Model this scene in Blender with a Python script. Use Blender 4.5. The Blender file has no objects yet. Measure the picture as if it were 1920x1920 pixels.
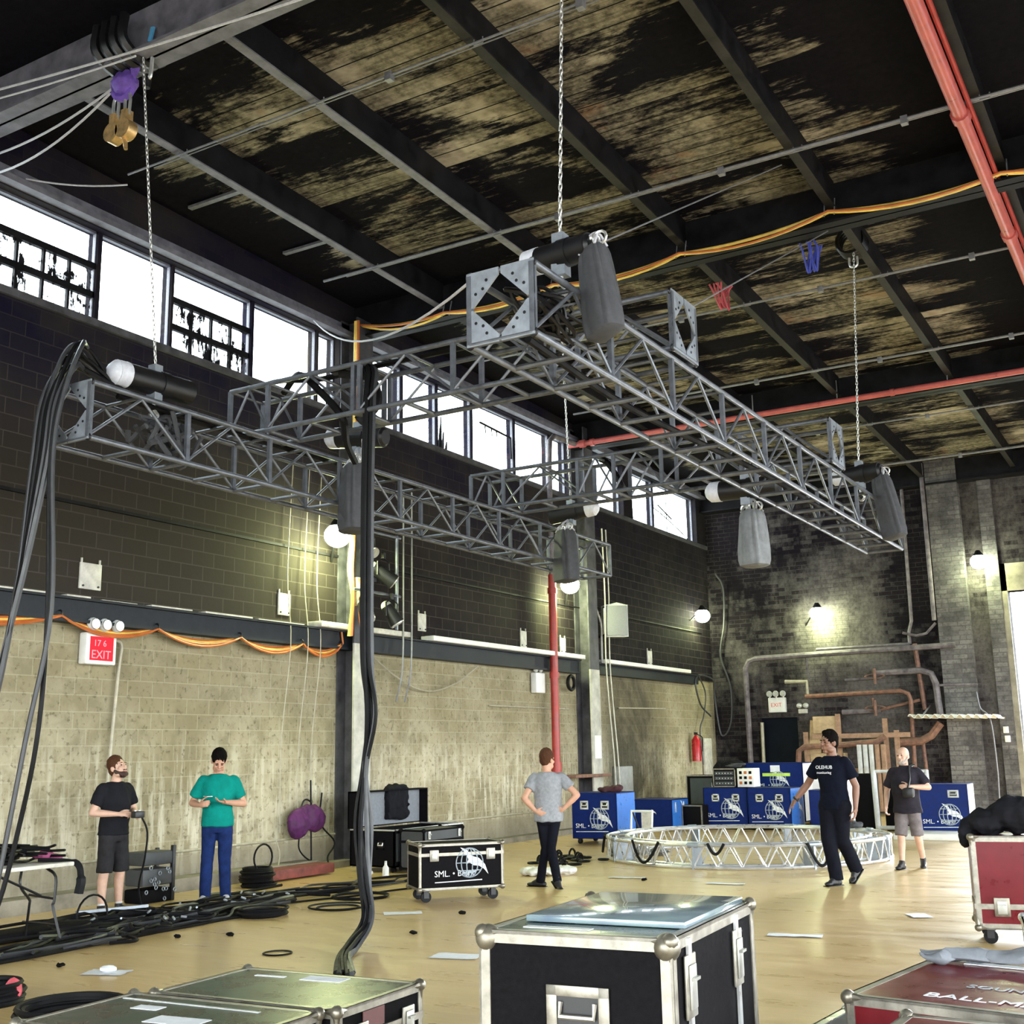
import bpy, bmesh, math, random
from mathutils import Vector, Matrix, noise
random.seed(7)
SC = bpy.context.scene
COL = SC.collection
PI = math.pi
V = Vector
TMP = bpy.data.scenes.new('workbench')     # scratch scene for evaluating modifiers and text; removed at the end

# ------------------------------------------------------------------ materials
def new_mat(name):
    m = bpy.data.materials.new(name); m.use_nodes = True
    nt = m.node_tree; nt.nodes.clear()
    out = nt.nodes.new('ShaderNodeOutputMaterial')
    return m, nt, out

class NT:
    """small helper to write node graphs"""
    def __init__(s, nt): s.nt = nt
    def n(s, typ, ins=None, **props):
        nd = s.nt.nodes.new(typ)
        for k, v in props.items(): setattr(nd, k, v)
        for k, v in (ins or {}).items():
            sock = nd.inputs[k]
            if isinstance(v, bpy.types.NodeSocket): s.nt.links.new(v, sock)
            else: sock.default_value = v
        return nd
    def coord(s): return s.n('ShaderNodeTexCoord').outputs['Object']
    def mapping(s, vec, scale=(1,1,1), loc=(0,0,0), rot=(0,0,0)):
        return s.n('ShaderNodeMapping', {'Vector': vec, 'Scale': scale, 'Location': loc, 'Rotation': rot}).outputs[0]
    def noise(s, vec, scale, detail=4, rough=.55, dist=0):
        return s.n('ShaderNodeTexNoise', {'Vector': vec, 'Scale': scale, 'Detail': detail, 'Roughness': rough, 'Distortion': dist}).outputs[0]
    def ramp(s, f, stops, interp='LINEAR'):
        r = s.n('ShaderNodeValToRGB', {'Fac': f}); cr = r.color_ramp; cr.interpolation = interp
        while len(cr.elements) < len(stops): cr.elements.new(.5)
        for e, (p, c) in zip(cr.elements, stops):
            e.position = p; e.color = c if len(c) == 4 else (*c, 1)
        return r.outputs[0]
    def math(s, op, a, b=0., c=None, clamp=False):
        d = {0: a, 1: b}
        if c is not None: d[2] = c
        return s.n('ShaderNodeMath', d, operation=op, use_clamp=clamp).outputs[0]
    def mix(s, f, a, b, blend='MIX'):
        nd = s.n('ShaderNodeMix', data_type='RGBA', blend_type=blend)
        for i, v in ((0, f), (6, a), (7, b)):
            if isinstance(v, bpy.types.NodeSocket): s.nt.links.new(v, nd.inputs[i])
            else: nd.inputs[i].default_value = v if i == 0 else ((*v, 1) if len(v) == 3 else v)
        return nd.outputs[2]
    def step(s, v, a, b):
        return s.n('ShaderNodeMapRange', {0: v, 1: a, 2: b, 3: 0., 4: 1.}, interpolation_type='SMOOTHSTEP').outputs[0]
    def xyz(s, vec): return s.n('ShaderNodeSeparateXYZ', {0: vec}).outputs
    def bump(s, h, strength=.3, dist=.02):
        return s.n('ShaderNodeBump', {'Height': h, 'Strength': strength, 'Distance': dist}).outputs[0]

MATS = {}
def pmat(name, c, rough=.5, metal=0., var=.25, scale=6., bump=0., c2=None, spec=.5, coat=0.):
    """principled with procedural wear: two tones mixed by noise"""
    if name in MATS: return MATS[name]
    m, nt, out = new_mat(name); t = NT(nt)
    co = t.coord(); f = t.noise(co, scale, 5, .6)
    c2 = c2 or tuple(max(0, x*(1-var)) for x in c)
    c1 = tuple(min(1, x*(1+var*.6)) for x in c)
    colr = t.mix(t.ramp(f, [(.3, (0,0,0)), (.7, (1,1,1))]), c2, c1)
    p = t.n('ShaderNodeBsdfPrincipled', {'Base Color': colr, 'Metallic': metal, 'Specular IOR Level': spec, 'Coat Weight': coat})
    rr = t.ramp(f, [(.3, (max(0, rough-.08),)*3), (.7, (min(1, rough+.1),)*3)])
    nt.links.new(rr, p.inputs['Roughness'])
    if bump:
        nt.links.new(t.bump(t.noise(co, scale*6, 4), bump, .01), p.inputs['Normal'])
    nt.links.new(p.outputs[0], out.inputs[0]); MATS[name] = m
    return m
def emat(name, c, strength):
    m, nt, out = new_mat(name); t = NT(nt)
    e = t.n('ShaderNodeEmission', {'Color': (*c, 1), 'Strength': strength})
    nt.links.new(e.outputs[0], out.inputs[0]); MATS[name] = m
    return m

M = {}
M['black'] = pmat('black_paint', (.007,.007,.009), .42)
M['rubber'] = pmat('black_rubber', (.006,.006,.007), .5, 0, .25, 12, 0, None, .15)
M['cable_grey'] = pmat('grey_cable', (.035,.037,.042), .42, scale=12)
M['truss'] = pmat('truss_paint', (.17,.185,.215), .38, .55, .35, 9)
M['plate'] = pmat('plate_steel', (.33,.37,.42), .42, .5, .2, 14)
M['alu'] = pmat('aluminium', (.72,.73,.74), .32, .75, .15, 10)
M['edge'] = pmat('case_edging', (.31,.29,.245), .4, .6, .35, 16)
M['corner'] = pmat('case_corner_steel', (.23,.21,.165), .38, .7, .4, 14)
M['brass'] = pmat('brass', (.75,.5,.22), .4, .7, .3, 18)
M['white'] = pmat('white_paint', (.75,.75,.72), .5, 0, .1)
M['cream'] = pmat('cream_paint', (.55,.53,.47), .6, 0, .3, 8)
M['capwhite'] = pmat('hoist_cap', (.72,.74,.82), .4, 0, .15, 20)
M['red'] = pmat('red_pipe', (.36,.035,.03), .4, 0, .25, 5)
M['redpale'] = pmat('red_pipe_bright', (.50,.11,.10), .35, 0, .2, 5)
M['orange'] = pmat('orange_cable', (.48,.13,.03), .45, 0, .25, 5)
M['yellow'] = pmat('yellow_cable', (.80,.56,.12), .45, 0, .3, 5)
M['rope'] = pmat('rope', (.55,.55,.6), .7, 0, .2, 40)
M['wire'] = pmat('grey_conduit', (.22,.22,.24), .5, .3, .3, 12)
M['conduit'] = pmat('beige_conduit', (.42,.39,.30), .5, .2, .3, 8)
M['rust'] = pmat('rusty_pipe', (.22,.11,.075), .65, .2, .5, 9, .3, (.10,.06,.05))
M['greypipe'] = pmat('sooty_pipe', (.17,.15,.16), .6, .2, .5, 6, .2, (.06,.05,.06))
M['chain'] = pmat('galvanised_chain', (.68,.68,.66), .35, .7, .15, 30)
M['bag'] = pmat('chain_bag_canvas', (.06,.062,.07), .8, 0, .3, 14, .3)
M['baggrey'] = pmat('chain_bag_grey', (.18,.19,.2), .75, 0, .3, 10, .3)
M['purple'] = pmat('purple_sling', (.16,.08,.45), .7, 0, .3, 20)
M['bluesling'] = pmat('blue_sling', (.05,.07,.42), .7, 0, .3, 20)
M['pinksling'] = pmat('red_sling', (.5,.08,.1), .7, 0, .3, 20)
M['panel'] = pmat('black_case_laminate', (.007,.0065,.0075), .65, 0, .35, 40, .15, None, .03)
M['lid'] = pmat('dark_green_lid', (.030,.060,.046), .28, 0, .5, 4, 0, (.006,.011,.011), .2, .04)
M['board'] = pmat('sky_sheen_board', (.20,.28,.27), .16, 0, .3, 3, 0, (.13,.17,.24), .6, .6)  # reflected window light painted in as pale teal and blue tones
M['blue'] = pmat('blue_case_laminate', (.005,.017,.115), .4, 0, .2, 12, 0, None, .12)
M['bluelight'] = pmat('light_blue_case_panel', (.03,.16,.55), .33, 0, .2, 10)
M['redcase'] = pmat('red_case_laminate', (.13,.006,.011), .32, 0, .2, 8, 0, None, .25, .05)
M['liner'] = pmat('grey_foam_liner', (.2,.215,.24), .9, 0, .15, 30)
M['greypanel'] = pmat('grey_case_panel', (.045,.05,.055), .5)
M['decal'] = pmat('white_print', (.72,.74,.78), .6, 0, .15, 30)
M['decalgrey'] = pmat('grey_blue_print', (.33,.38,.43), .6, 0, .4, 40)
M['green_tape'] = pmat('green_tape', (.5,.72,.1), .5)
M['paper'] = pmat('paper', (.75,.78,.82), .8, 0, .12, 12)
M['wood'] = pmat('timber', (.36,.22,.14), .7, 0, .35, 9)
M['ply'] = pmat('plywood', (.52,.38,.22), .7, 0, .25, 6)
M['glove'] = pmat('glove_cloth', (.3,.06,.15), .8)
M['magenta'] = pmat('magenta_bag_cloth', (.07,.006,.075), .7, 0, .5, 9)
M['skin'] = pmat('skin', (.5,.27,.18), .5, 0, .12, 14)
M['skintan'] = pmat('skin_tanned', (.2,.095,.06), .5, 0, .12, 14)
M['skinpale'] = pmat('skin_pale', (.55,.34,.25), .5, 0, .12, 14)
M['hairdark'] = pmat('dark_hair', (.005,.0038,.0034), .8, 0, .4, 60, .4, None, .05)
M['hairbrown'] = pmat('brown_hair', (.075,.032,.016), .75, 0, .4, 60, .4, None, .1)
M['beard'] = pmat('brown_beard', (.05,.022,.014), .7, 0, .4, 60, .4)
M['hairgrey'] = pmat('grey_beard', (.42,.36,.32), .7, 0, .3, 60, .3)
M['eye'] = pmat('eye_dark', (.03,.02,.015), .2)
M['lips'] = pmat('lips', (.4,.16,.13), .5)
M['tee_dark'] = pmat('charcoal_cotton', (.012,.012,.015), .9, 0, .3, 9, .2, None, .08)
M['tee_green'] = pmat('teal_cotton', (.003,.20,.165), .85, 0, .2, 9, .2, None, .08)
M['tee_grey'] = pmat('heather_grey_cotton', (.26,.27,.29), .9, 0, .2, 30, .2, None, .08)
M['tee_navy'] = pmat('navy_cotton', (.0045,.006,.013), .9, 0, .3, 9, .2, None, .08)
M['polo'] = pmat('dark_polo_cotton', (.025,.022,.03), .85, 0, .4, 9, .2, None, .08)
M['shorts_dark'] = pmat('dark_grey_shorts', (.025,.024,.026), .9, 0, .3, 9, .2, None, .08)
M['shorts_grey'] = pmat('grey_shorts', (.16,.14,.145), .9, 0, .3, 12, .2, None, .08)
M['jeans'] = pmat('blue_denim', (.011,.024,.095), .85, 0, .45, 8, .2, None, .08)
M['jeans_black'] = pmat('black_denim', (.006,.0065,.011), .85, 0, .3, 8, .2, None, .08)
M['shoe'] = pmat('black_shoe', (.012,.011,.012), .5)
M['shoe_white'] = pmat('white_grey_shoe', (.5,.5,.52), .5, 0, .4, 20)
M['sock'] = pmat('white_sock', (.62,.6,.62), .9)
M['exitred'] = emat('exit_red_lit', (.55,.02,.03), .55)
M['exitpink'] = emat('exit_letters_lit', (.9,.2,.22), .6)
M['bulb'] = emat('lamp_glow', (.93,1.,.72), 16)
M['lens'] = pmat('lens_glass', (.55,.56,.52), .15, .3, .25, 30)
M['extred'] = pmat('extinguisher_red', (.45,.012,.02), .3)
M['whitegrey'] = pmat('pale_grey_plastic', (.55,.57,.57), .5)
M['speaker'] = pmat('speaker_grille', (.2,.205,.225), .6, 0, .15, 60)

def m_floor():
    m, nt, out = new_mat('maple_floor'); t = NT(nt); co = t.coord()
    br = t.n('ShaderNodeTexBrick', {'Vector': co, 'Color1': (.74,.54,.25,1), 'Color2': (.66,.475,.21,1), 'Mortar': (.5,.34,.14,1), 'Scale': 1.,
             'Mortar Size': .0016, 'Brick Width': 1.3, 'Row Height': .075, 'Bias': 0.}, offset=.37, offset_frequency=2)
    g = t.noise(t.mapping(co, (1.2, 16, 1)), 2.2, 6, .6)
    c = t.mix(t.ramp(g, [(.3, (0,0,0)), (.75, (1,1,1))]), (.58,.40,.165), br.outputs[0])
    stain = t.noise(t.mapping(co, (.5, 1.1, 1)), 1.1, 6, .65, .6)
    c = t.mix(t.ramp(stain, [(.28, (.5,.5,.5)), (.45, (0,0,0))]), c, (.50,.35,.18))
    sp = t.noise(co, 9, 3, .5)
    c = t.mix(t.ramp(sp, [(.72, (0,0,0)), (.80, (.35,)*3)]), c, (.3,.2,.1))
    p = t.n('ShaderNodeBsdfPrincipled', {'Base Color': c, 'Specular IOR Level': .5, 'Coat Weight': .25, 'Coat Roughness': .18})
    nt.links.new(t.ramp(t.noise(t.mapping(co, (.6, 2.2, 1)), 2., 5, .6), [(.3, (.24,)*3), (.7, (.44,)*3)]), p.inputs['Roughness'])
    nt.links.new(t.bump(g, .06, .01), p.inputs['Normal'])
    nt.links.new(p.outputs[0], out.inputs[0]); return m

def m_wall(name, swap):
    """painted block wall: pale band below the ledge, sooty dark paint above"""
    m, nt, out = new_mat(name); t = NT(nt); co = t.coord(); X, Y, Z = t.xyz(co)
    uv = t.n('ShaderNodeCombineXYZ', {0: (Y if swap else X), 1: Z, 2: 0.}).outputs[0]
    u = Y if swap else X
    blk = t.n('ShaderNodeTexBrick', {'Vector': uv, 'Color1': (.0,.0,.0,1), 'Color2': (1,1,1,1), 'Mortar': (.5,.5,.5,1), 'Scale': 1., 'Mortar Size': .009,
              'Mortar Smooth': .3, 'Brick Width': .42 if swap else .34, 'Row Height': .21 if swap else .115}, offset=.5)
    tone, mort = blk.outputs[0], blk.outputs[1]
    n1 = t.noise(co, .45, 6, .62, .3); n2 = t.noise(co, 2.4, 6, .65); n3 = t.noise(co, 13, 4, .6)
    drip = t.noise(t.n('ShaderNodeCombineXYZ', {0: t.math('MULTIPLY', u, 5.5), 1: t.math('MULTIPLY', Z, .55), 2: 0.}).outputs[0], 1.4, 5, .6)
    # lower, pale paint with worn patches
    lo = t.mix(t.ramp(n1, [(.36, (0,0,0)), (.62, (1,1,1))]), (.235,.20,.12), (.50,.455,.33))
    lo = t.mix(t.ramp(n2, [(.38, (.75,)*3), (.56, (0,0,0))]), lo, (.20,.175,.11))
    lo = t.mix(t.math('MULTIPLY', t.step(t.math('ADD', Z, t.math('MULTIPLY', n1, 1.4)), 2.0, 3.4), .55), lo, (.20,.175,.105))
    lo = t.mix(t.math('MULTIPLY', t.ramp(drip, [(.50, (0,0,0)), (.62, (.85,)*3)]), t.math('SUBTRACT', 1., t.step(t.math('ADD', Z, t.math('MULTIPLY', n2, .8)), 1.5, 2.6))), lo, (.60,.57,.45))
    lo = t.mix(t.ramp(n3, [(.56, (0,0,0)), (.68, (.7,)*3)]), lo, (.10,.085,.05))
    lo = t.mix(t.math('MULTIPLY', tone, .28), lo, (.26,.215,.115))
    lo = t.mix(t.math('MULTIPLY', mort, .22), lo, (.55,.52,.38))
    # upper, dark
    if swap:
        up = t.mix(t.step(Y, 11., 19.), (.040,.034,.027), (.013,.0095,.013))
        up = t.mix(t.step(Z, 4.6, 7.2), up, (.0085,.0072,.019))  # bluish cast of the window light painted in towards the sill
        up = t.mix(t.ramp(n1, [(.40, (0,0,0)), (.65, (.7,)*3)]), up, (.034,.029,.024))
        soot = t.math('MULTIPLY', t.step(Y, 24., 26.), t.step(n2, .35, .6))
        up = t.mix(t.math('MULTIPLY', soot, .7), up, (.009,.009,.011))
        up = t.mix(t.math('MULTIPLY', tone, .35), up, (.028,.025,.022))
        up = t.mix(t.math('MULTIPLY', mort, t.math('SUBTRACT', .55, t.math('MULTIPLY', t.step(Z, 5.5, 8.), .5))), up, (.075,.066,.058))
        h = t.math('ADD', Z, t.math('MULTIPLY', t.math('SUBTRACT', n2, .5), .10))
        c = t.mix(t.step(h, 3.52, 3.58), lo, up)
        # black smudges on the last bay of the pale band
        sm = t.math('MULTIPLY', t.math('MULTIPLY', t.step(Y, 24.2, 25.4), t.math('SUBTRACT', 1., t.step(Y, 27.4, 28.6))), t.ramp(n1, [(.34, (0,)*3), (.55, (.85,)*3)]))
        sm = t.math('MULTIPLY', sm, t.math('SUBTRACT', 1., t.math('MULTIPLY', t.step(Z, 3.5, 3.6), 1.)))
        c = t.mix(sm, c, (.035,.033,.024))
        # bare grey concrete below the low conduit line
        c = t.mix(t.math('MULTIPLY', t.math('SUBTRACT', 1., t.step(Z, .40, .5)), .75), c, t.mix(n2, (.20,.175,.125), (.33,.295,.215)))
    else:
        up = t.mix(t.ramp(n1, [(.38, (0,)*3), (.66, (1,1,1))]), (.0075,.0055,.009), (.026,.021,.024))
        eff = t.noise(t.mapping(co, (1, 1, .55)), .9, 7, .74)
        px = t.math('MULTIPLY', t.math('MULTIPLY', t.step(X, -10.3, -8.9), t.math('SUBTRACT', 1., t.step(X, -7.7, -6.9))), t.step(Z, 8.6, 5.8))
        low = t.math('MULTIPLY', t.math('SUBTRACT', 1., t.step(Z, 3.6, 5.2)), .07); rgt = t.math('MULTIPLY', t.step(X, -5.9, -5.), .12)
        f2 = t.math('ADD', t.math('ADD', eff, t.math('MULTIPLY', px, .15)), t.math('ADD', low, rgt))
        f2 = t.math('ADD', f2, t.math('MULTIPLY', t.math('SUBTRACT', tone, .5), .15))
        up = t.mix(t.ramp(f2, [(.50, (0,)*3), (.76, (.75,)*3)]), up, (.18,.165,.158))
        up = t.mix(t.ramp(n3, [(.45, (0,)*3), (.75, (.5,)*3)]), up, (.005,.0045,.006))
        up = t.mix(t.math('MULTIPLY', tone, .3), up, (.014,.013,.013))
        up = t.mix(t.math('MULTIPLY', mort, .5), up, t.mix(t.step(n1, .4, .6), (.012,.011,.013), (.085,.08,.075)))
        c = up
    p = t.n('ShaderNodeBsdfPrincipled', {'Base Color': c, 'Roughness': .78, 'Specular IOR Level': .04})
    hgt = t.math('SUBTRACT', n3, t.math('MULTIPLY', mort, .9))
    nt.links.new(t.bump(hgt, .25, .012), p.inputs['Normal'])
    nt.links.new(p.outputs[0], out.inputs[0]); return m

def m_ceiling():
    m, nt, out = new_mat('peeling_roof_boards'); t = NT(nt); co = t.coord(); X, Y, Z = t.xyz(co)
    st = t.mapping(co, (.55, 1., 0))
    n1 = t.noise(st, .62, 7, .62, .5)
    n2 = t.noise(t.mapping(co, (1., 5.5, 0)), 1.5, 6, .7)
    n3 = t.noise(co, 11, 5, .65)
    board = t.math('FRACT', t.math('MULTIPLY', Y, 1/.32))
    bid = t.n('ShaderNodeTexWhiteNoise', {'W': t.math('FLOOR', t.math('MULTIPLY', Y, 1/.32))}, noise_dimensions='1D').outputs[0]
    n4 = t.noise(t.mapping(co, (2.2, 6., 0)), 3.2, 5, .7)
    mk = t.math('ADD', t.math('ADD', t.math('MULTIPLY', n1, .54), t.math('MULTIPLY', n2, .26)), t.math('ADD', t.math('MULTIPLY', bid, .08), t.math('MULTIPLY', n4, .14)))
    # fewer bare patches near the wall, in the front bay and to the far right
    lim = t.math('MULTIPLY', t.step(X, -12.3, -10.9), t.math('SUBTRACT', 1., t.math('MULTIPLY', t.step(X, -3.5, -2.2), .9)))
    lim = t.math('MULTIPLY', lim, t.step(Y, 7.6, 9.2))
    mk = t.math('ADD', mk, t.math('MULTIPLY', t.math('SUBTRACT', lim, 1.), .16))
    f = t.step(mk, .478, .548)
    strk = t.noise(t.mapping(co, (.8, 12., 0)), 1.6, 5, .65)
    tan = t.mix(t.ramp(n3, [(.32, (0,)*3), (.62, (1,1,1))]), (.055,.048,.036), (.30,.27,.205))
    tan = t.mix(t.math('MULTIPLY', bid, .3), tan, (.20,.185,.14))
    tan = t.mix(t.ramp(strk, [(.35, (.75,)*3), (.55, (0,)*3)]), tan, (.05,.045,.033))
    tan = t.mix(t.ramp(t.noise(co, .8, 4, .6), [(.52, (0,)*3), (.66, (.8,)*3)]), tan, (.50,.445,.35))
    rusty = t.step(t.noise(co, .9, 3, .5), .64, .72)
    tan = t.mix(t.math('MULTIPLY', rusty, .5), tan, (.26,.13,.07))
    blk = t.mix(n3, (.003,.003,.005), (.013,.012,.016))
    c = t.mix(f, blk, tan)
    c = t.mix(t.math('LESS_THAN', board, .06), c, (.008,.008,.009))
    p = t.n('ShaderNodeBsdfPrincipled', {'Base Color': c, 'Roughness': .85, 'Specular IOR Level': .03})
    nt.links.new(t.bump(mk, .3, .03), p.inputs['Normal'])
    nt.links.new(p.outputs[0], out.inputs[0]); return m

def m_glass(name, grime):
    """window pane: clear glass, or glass with old blackout paint flaking off"""
    m, nt, out = new_mat(name); t = NT(nt); co = t.coord(); X, Y, Z = t.xyz(co)
    tr = t.n('ShaderNodeBsdfTransparent', {'Color': (.94,.97,.97,1)})
    gl = t.n('ShaderNodeBsdfGlossy', {'Color': (1,1,1,1), 'Roughness': .05})
    a = t.n('ShaderNodeMixShader', {0: .06, 1: tr.outputs[0], 2: gl.outputs[0]})
    sh = a.outputs[0]
    if grime:
        d = t.n('ShaderNodeBsdfDiffuse', {'Color': (.02,.02,.025,1)})
        g1 = t.noise(co, 2.6, 6, .7, .4)
        dr = t.noise(t.n('ShaderNodeCombineXYZ', {0: 0., 1: t.math('MULTIPLY', Y, 9.), 2: t.math('MULTIPLY', Z, 1.8)}).outputs[0], 1.5, 5, .65)
        f = t.step(t.math('ADD', t.math('MULTIPLY', g1, .55), t.math('MULTIPLY', dr, .45)), .50, .56)
        b = t.n('ShaderNodeMixShader', {0: f, 1: sh, 2: d.outputs[0]}); sh = b.outputs[0]
    nt.links.new(sh, out.inputs[0]); return m

M['floor'] = m_floor(); M['wall_left'] = m_wall('left_wall_paint', True); M['wall_back'] = m_wall('back_wall_brick', False)
M['ceiling'] = m_ceiling(); M['glass'] = m_glass('clear_pane', 0); M['glassdirty'] = m_glass('flaking_pane', 1)
M['steel'] = pmat('sooty_steel', (.012,.0115,.014), .6, .05, .5, 3, .15, (.004,.004,.005), .12)
M['steelbrown'] = pmat('brown_black_steel', (.03,.027,.025), .6, .05, .5, 3, .15, (.008,.0075,.007), .15)
M['sash'] = pmat('window_sash', (.10,.10,.13), .5, 0, .4, 4)
M['steelgrey'] = pmat('dusty_steel_flange', (.075,.073,.085), .6, .1, .5, 4, .1, (.022,.022,.026))
M['ledge'] = pmat('ledge_steel', (.018,.021,.026), .5, .05, .4, 4, 0, None, .2)
M['concrete'] = pmat('worn_concrete', (.27,.245,.19), .85, 0, .45, 3, .3)
M['colpaint'] = pmat('column_paint', (.45,.44,.38), .6, 0, .35, 4, .1)
def m_pier():
    m, nt, out = new_mat('limewashed_brick'); t = NT(nt); co = t.coord(); X, Y, Z = t.xyz(co)
    uv = t.n('ShaderNodeCombineXYZ', {0: t.math('ADD', X, Y), 1: Z, 2: 0.}).outputs[0]
    b = t.n('ShaderNodeTexBrick', {'Vector': uv, 'Color1': (.13,.125,.125,1), 'Color2': (.22,.21,.20,1), 'Mortar': (.125,.12,.115,1), 'Scale': 1., 'Mortar Size': .014, 'Brick Width': .36, 'Row Height': .12})
    c = t.mix(t.ramp(t.noise(co, 1.3, 6, .7), [(.36, (0,)*3), (.6, (1,1,1))]), t.mix(.75, b.outputs[0], (.035,.032,.036)), b.outputs[0])
    c = t.mix(t.ramp(t.noise(co, 14, 4, .6), [(.5, (0,)*3), (.7, (.6,)*3)]), c, (.05,.047,.05))
    p = t.n('ShaderNodeBsdfPrincipled', {'Base Color': c, 'Roughness': .85, 'Specular IOR Level': .1})
    nt.links.new(t.bump(t.noise(co, 20, 4), .3, .015), p.inputs['Normal']); nt.links.new(p.outputs[0], out.inputs[0]); return m
M['brickgrey'] = m_pier()
M['flange'] = pmat('pale_dusty_flange', (.17,.165,.20), .6, .05, .4, 4, .1, (.08,.078,.095))  # window light painted in: paler tone for steel nearest the windows
M['tarmac'] = pmat('outdoor_ground', (.22,.22,.22), .9)

# ------------------------------------------------------------------ mesh builder
class MB:
    def __init__(s): s.v = []; s.f = []
    def add(s, vs, fs):
        b = len(s.v); s.v += [V(p) for p in vs]; s.f += [tuple(i+b for i in q) for q in fs]; return s
    def box(s, c, d, R=None):
        c = V(c); x, y, z = d[0]/2, d[1]/2, d[2]/2
        P = [V((i*x, j*y, k*z)) for k in (-1, 1) for j in (-1, 1) for i in (-1, 1)]
        if R is not None: P = [R @ p for p in P]
        return s.add([c+p for p in P], [(0,2,3,1),(4,5,7,6),(0,1,5,4),(2,6,7,3),(0,4,6,2),(1,3,7,5)])
    def box2(s, a, b): return s.box([(a[i]+b[i])/2 for i in range(3)], [abs(b[i]-a[i]) for i in range(3)])
    def bbox(s, a, b, ch):
        """box with chamfered edges between two corners"""
        lo = V([min(a[i], b[i]) for i in range(3)]); hi = V([max(a[i], b[i]) for i in range(3)])
        bm = bmesh.new(); bmesh.ops.create_cube(bm, size=1)
        for v in bm.verts: v.co = V([(lo[i]+hi[i])/2 + v.co[i]*(hi[i]-lo[i]) for i in range(3)])
        bmesh.ops.bevel(bm, geom=bm.edges[:], offset=ch, segments=2, affect='EDGES', profile=.5)
        bm.verts.index_update(); s.add([v.co.copy() for v in bm.verts], [[v.index for v in f.verts] for f in bm.faces]); bm.free(); return s
    def frame_of(s, d):
        d = d.normalized(); a = V((0,0,1)) if abs(d.z) < .9 else V((1,0,0))
        u = d.cross(a).normalized(); return u, d.cross(u)
    def cyl(s, p0, p1, r0, r1=None, n=8, caps=True):
        p0, p1 = V(p0), V(p1); r1 = r0 if r1 is None else r1; u, w = s.frame_of(p1-p0)
        vs = []
        for p, r in ((p0, r0), (p1, r1)):
            vs += [p+(u*math.cos(2*PI*i/n)+w*math.sin(2*PI*i/n))*r for i in range(n)]
        fs = [(i, (i+1) % n, n+(i+1) % n, n+i) for i in range(n)]
        if caps: fs += [tuple(range(n-1, -1, -1)), tuple(range(n, 2*n))]
        return s.add(vs, fs)
    def tube(s, pts, r, n=6, closed=False):
        pts = [V(p) for p in pts]; N = len(pts); vs = []; u = None
        for i, p in enumerate(pts):
            a = pts[(i-1) % N] if (closed or i) else p; b = pts[(i+1) % N] if (closed or i < N-1) else p
            d = (b-a).normalized()
            if u is None: u, w = s.frame_of(d)
            else:
                u = (u-d*u.dot(d)); u = u.normalized() if u.length > 1e-6 else s.frame_of(d)[0]; w = d.cross(u)
            rr = r[i] if isinstance(r, (list, tuple)) else r
            vs += [p+(u*math.cos(2*PI*k/n)+w*math.sin(2*PI*k/n))*rr for k in range(n)]
        fs = []
        for i in range(N if closed else N-1):
            j = (i+1) % N
            fs += [(i*n+k, i*n+(k+1) % n, j*n+(k+1) % n, j*n+k) for k in range(n)]
        if not closed: fs += [tuple(range(n-1, -1, -1)), tuple((N-1)*n+k for k in range(n))]
        return s.add(vs, fs)
    def ell(s, c, r, R=None, nu=14, nv=9):
        c = V(c); r = (r,)*3 if isinstance(r, (int, float)) else r; vs = []
        for j in range(nv+1):
            th = PI*j/nv
            for i in range(nu):
                ph = 2*PI*i/nu; p = V((r[0]*math.sin(th)*math.cos(ph), r[1]*math.sin(th)*math.sin(ph), r[2]*math.cos(th)))
                vs.append(c+(R @ p if R is not None else p))
        fs = [(j*nu+i, (j+1)*nu+i, (j+1)*nu+(i+1) % nu, j*nu+(i+1) % nu) for j in range(nv) for i in range(nu)]
        return s.add(vs, fs)
    def limb(s, p0, p1, r0, r1, n=14):
        s.cyl(p0, p1, r0, r1, n); s.ell(p0, r0, None, n, 8); s.ell(p1, r1, None, n, 8); return s
    def loft(s, rings, n=20):
        """rings: (centre, rx, ry[, rotation])"""
        vs = []
        for rg in rings:
            c, rx, ry = V(rg[0]), rg[1], rg[2]; R = rg[3] if len(rg) > 3 else None
            for i in range(n):
                a = 2*PI*i/n; p = V((rx*math.cos(a), ry*math.sin(a), 0)); vs.append(c+(R @ p if R is not None else p))
        N = len(rings)
        fs = [(j*n+i, j*n+(i+1) % n, (j+1)*n+(i+1) % n, (j+1)*n+i) for j in range(N-1) for i in range(n)]
        fs += [tuple(range(n-1, -1, -1)), tuple((N-1)*n+i for i in range(n))]
        return s.add(vs, fs)
    def torus(s, c, R, r, axis='Z', n=24, m=6, sq=1.):
        vs = []
        for i in range(n):
            a = 2*PI*i/n
            for k in range(m):
                b = 2*PI*k/m; x = (R+r*math.cos(b))*math.cos(a); y = (R+r*math.cos(b))*math.sin(a)*sq; z = r*math.sin(b)
                p = {'Z': (x, y, z), 'X': (z, x, y), 'Y': (x, z, y)}[axis]; vs.append(V(c)+V(p))
        fs = [(i*m+k, ((i+1) % n)*m+k, ((i+1) % n)*m+(k+1) % m, i*m+(k+1) % m) for i in range(n) for k in range(m)]
        return s.add(vs, fs)
    def prism(s, poly, h, M4=None):
        """2-D polygon (x,y) extruded by h along z, then transformed"""
        n = len(poly); vs = [V((x, y, 0)) for x, y in poly]+[V((x, y, h)) for x, y in poly]
        if M4 is not None: vs = [M4 @ p for p in vs]
        return s.add(vs, [tuple(range(n-1, -1, -1)), tuple(range(n, 2*n))]+[(i, (i+1) % n, n+(i+1) % n, n+i) for i in range(n)])
    def xf(s, M4): s.v = [M4 @ p for p in s.v]; return s
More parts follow.
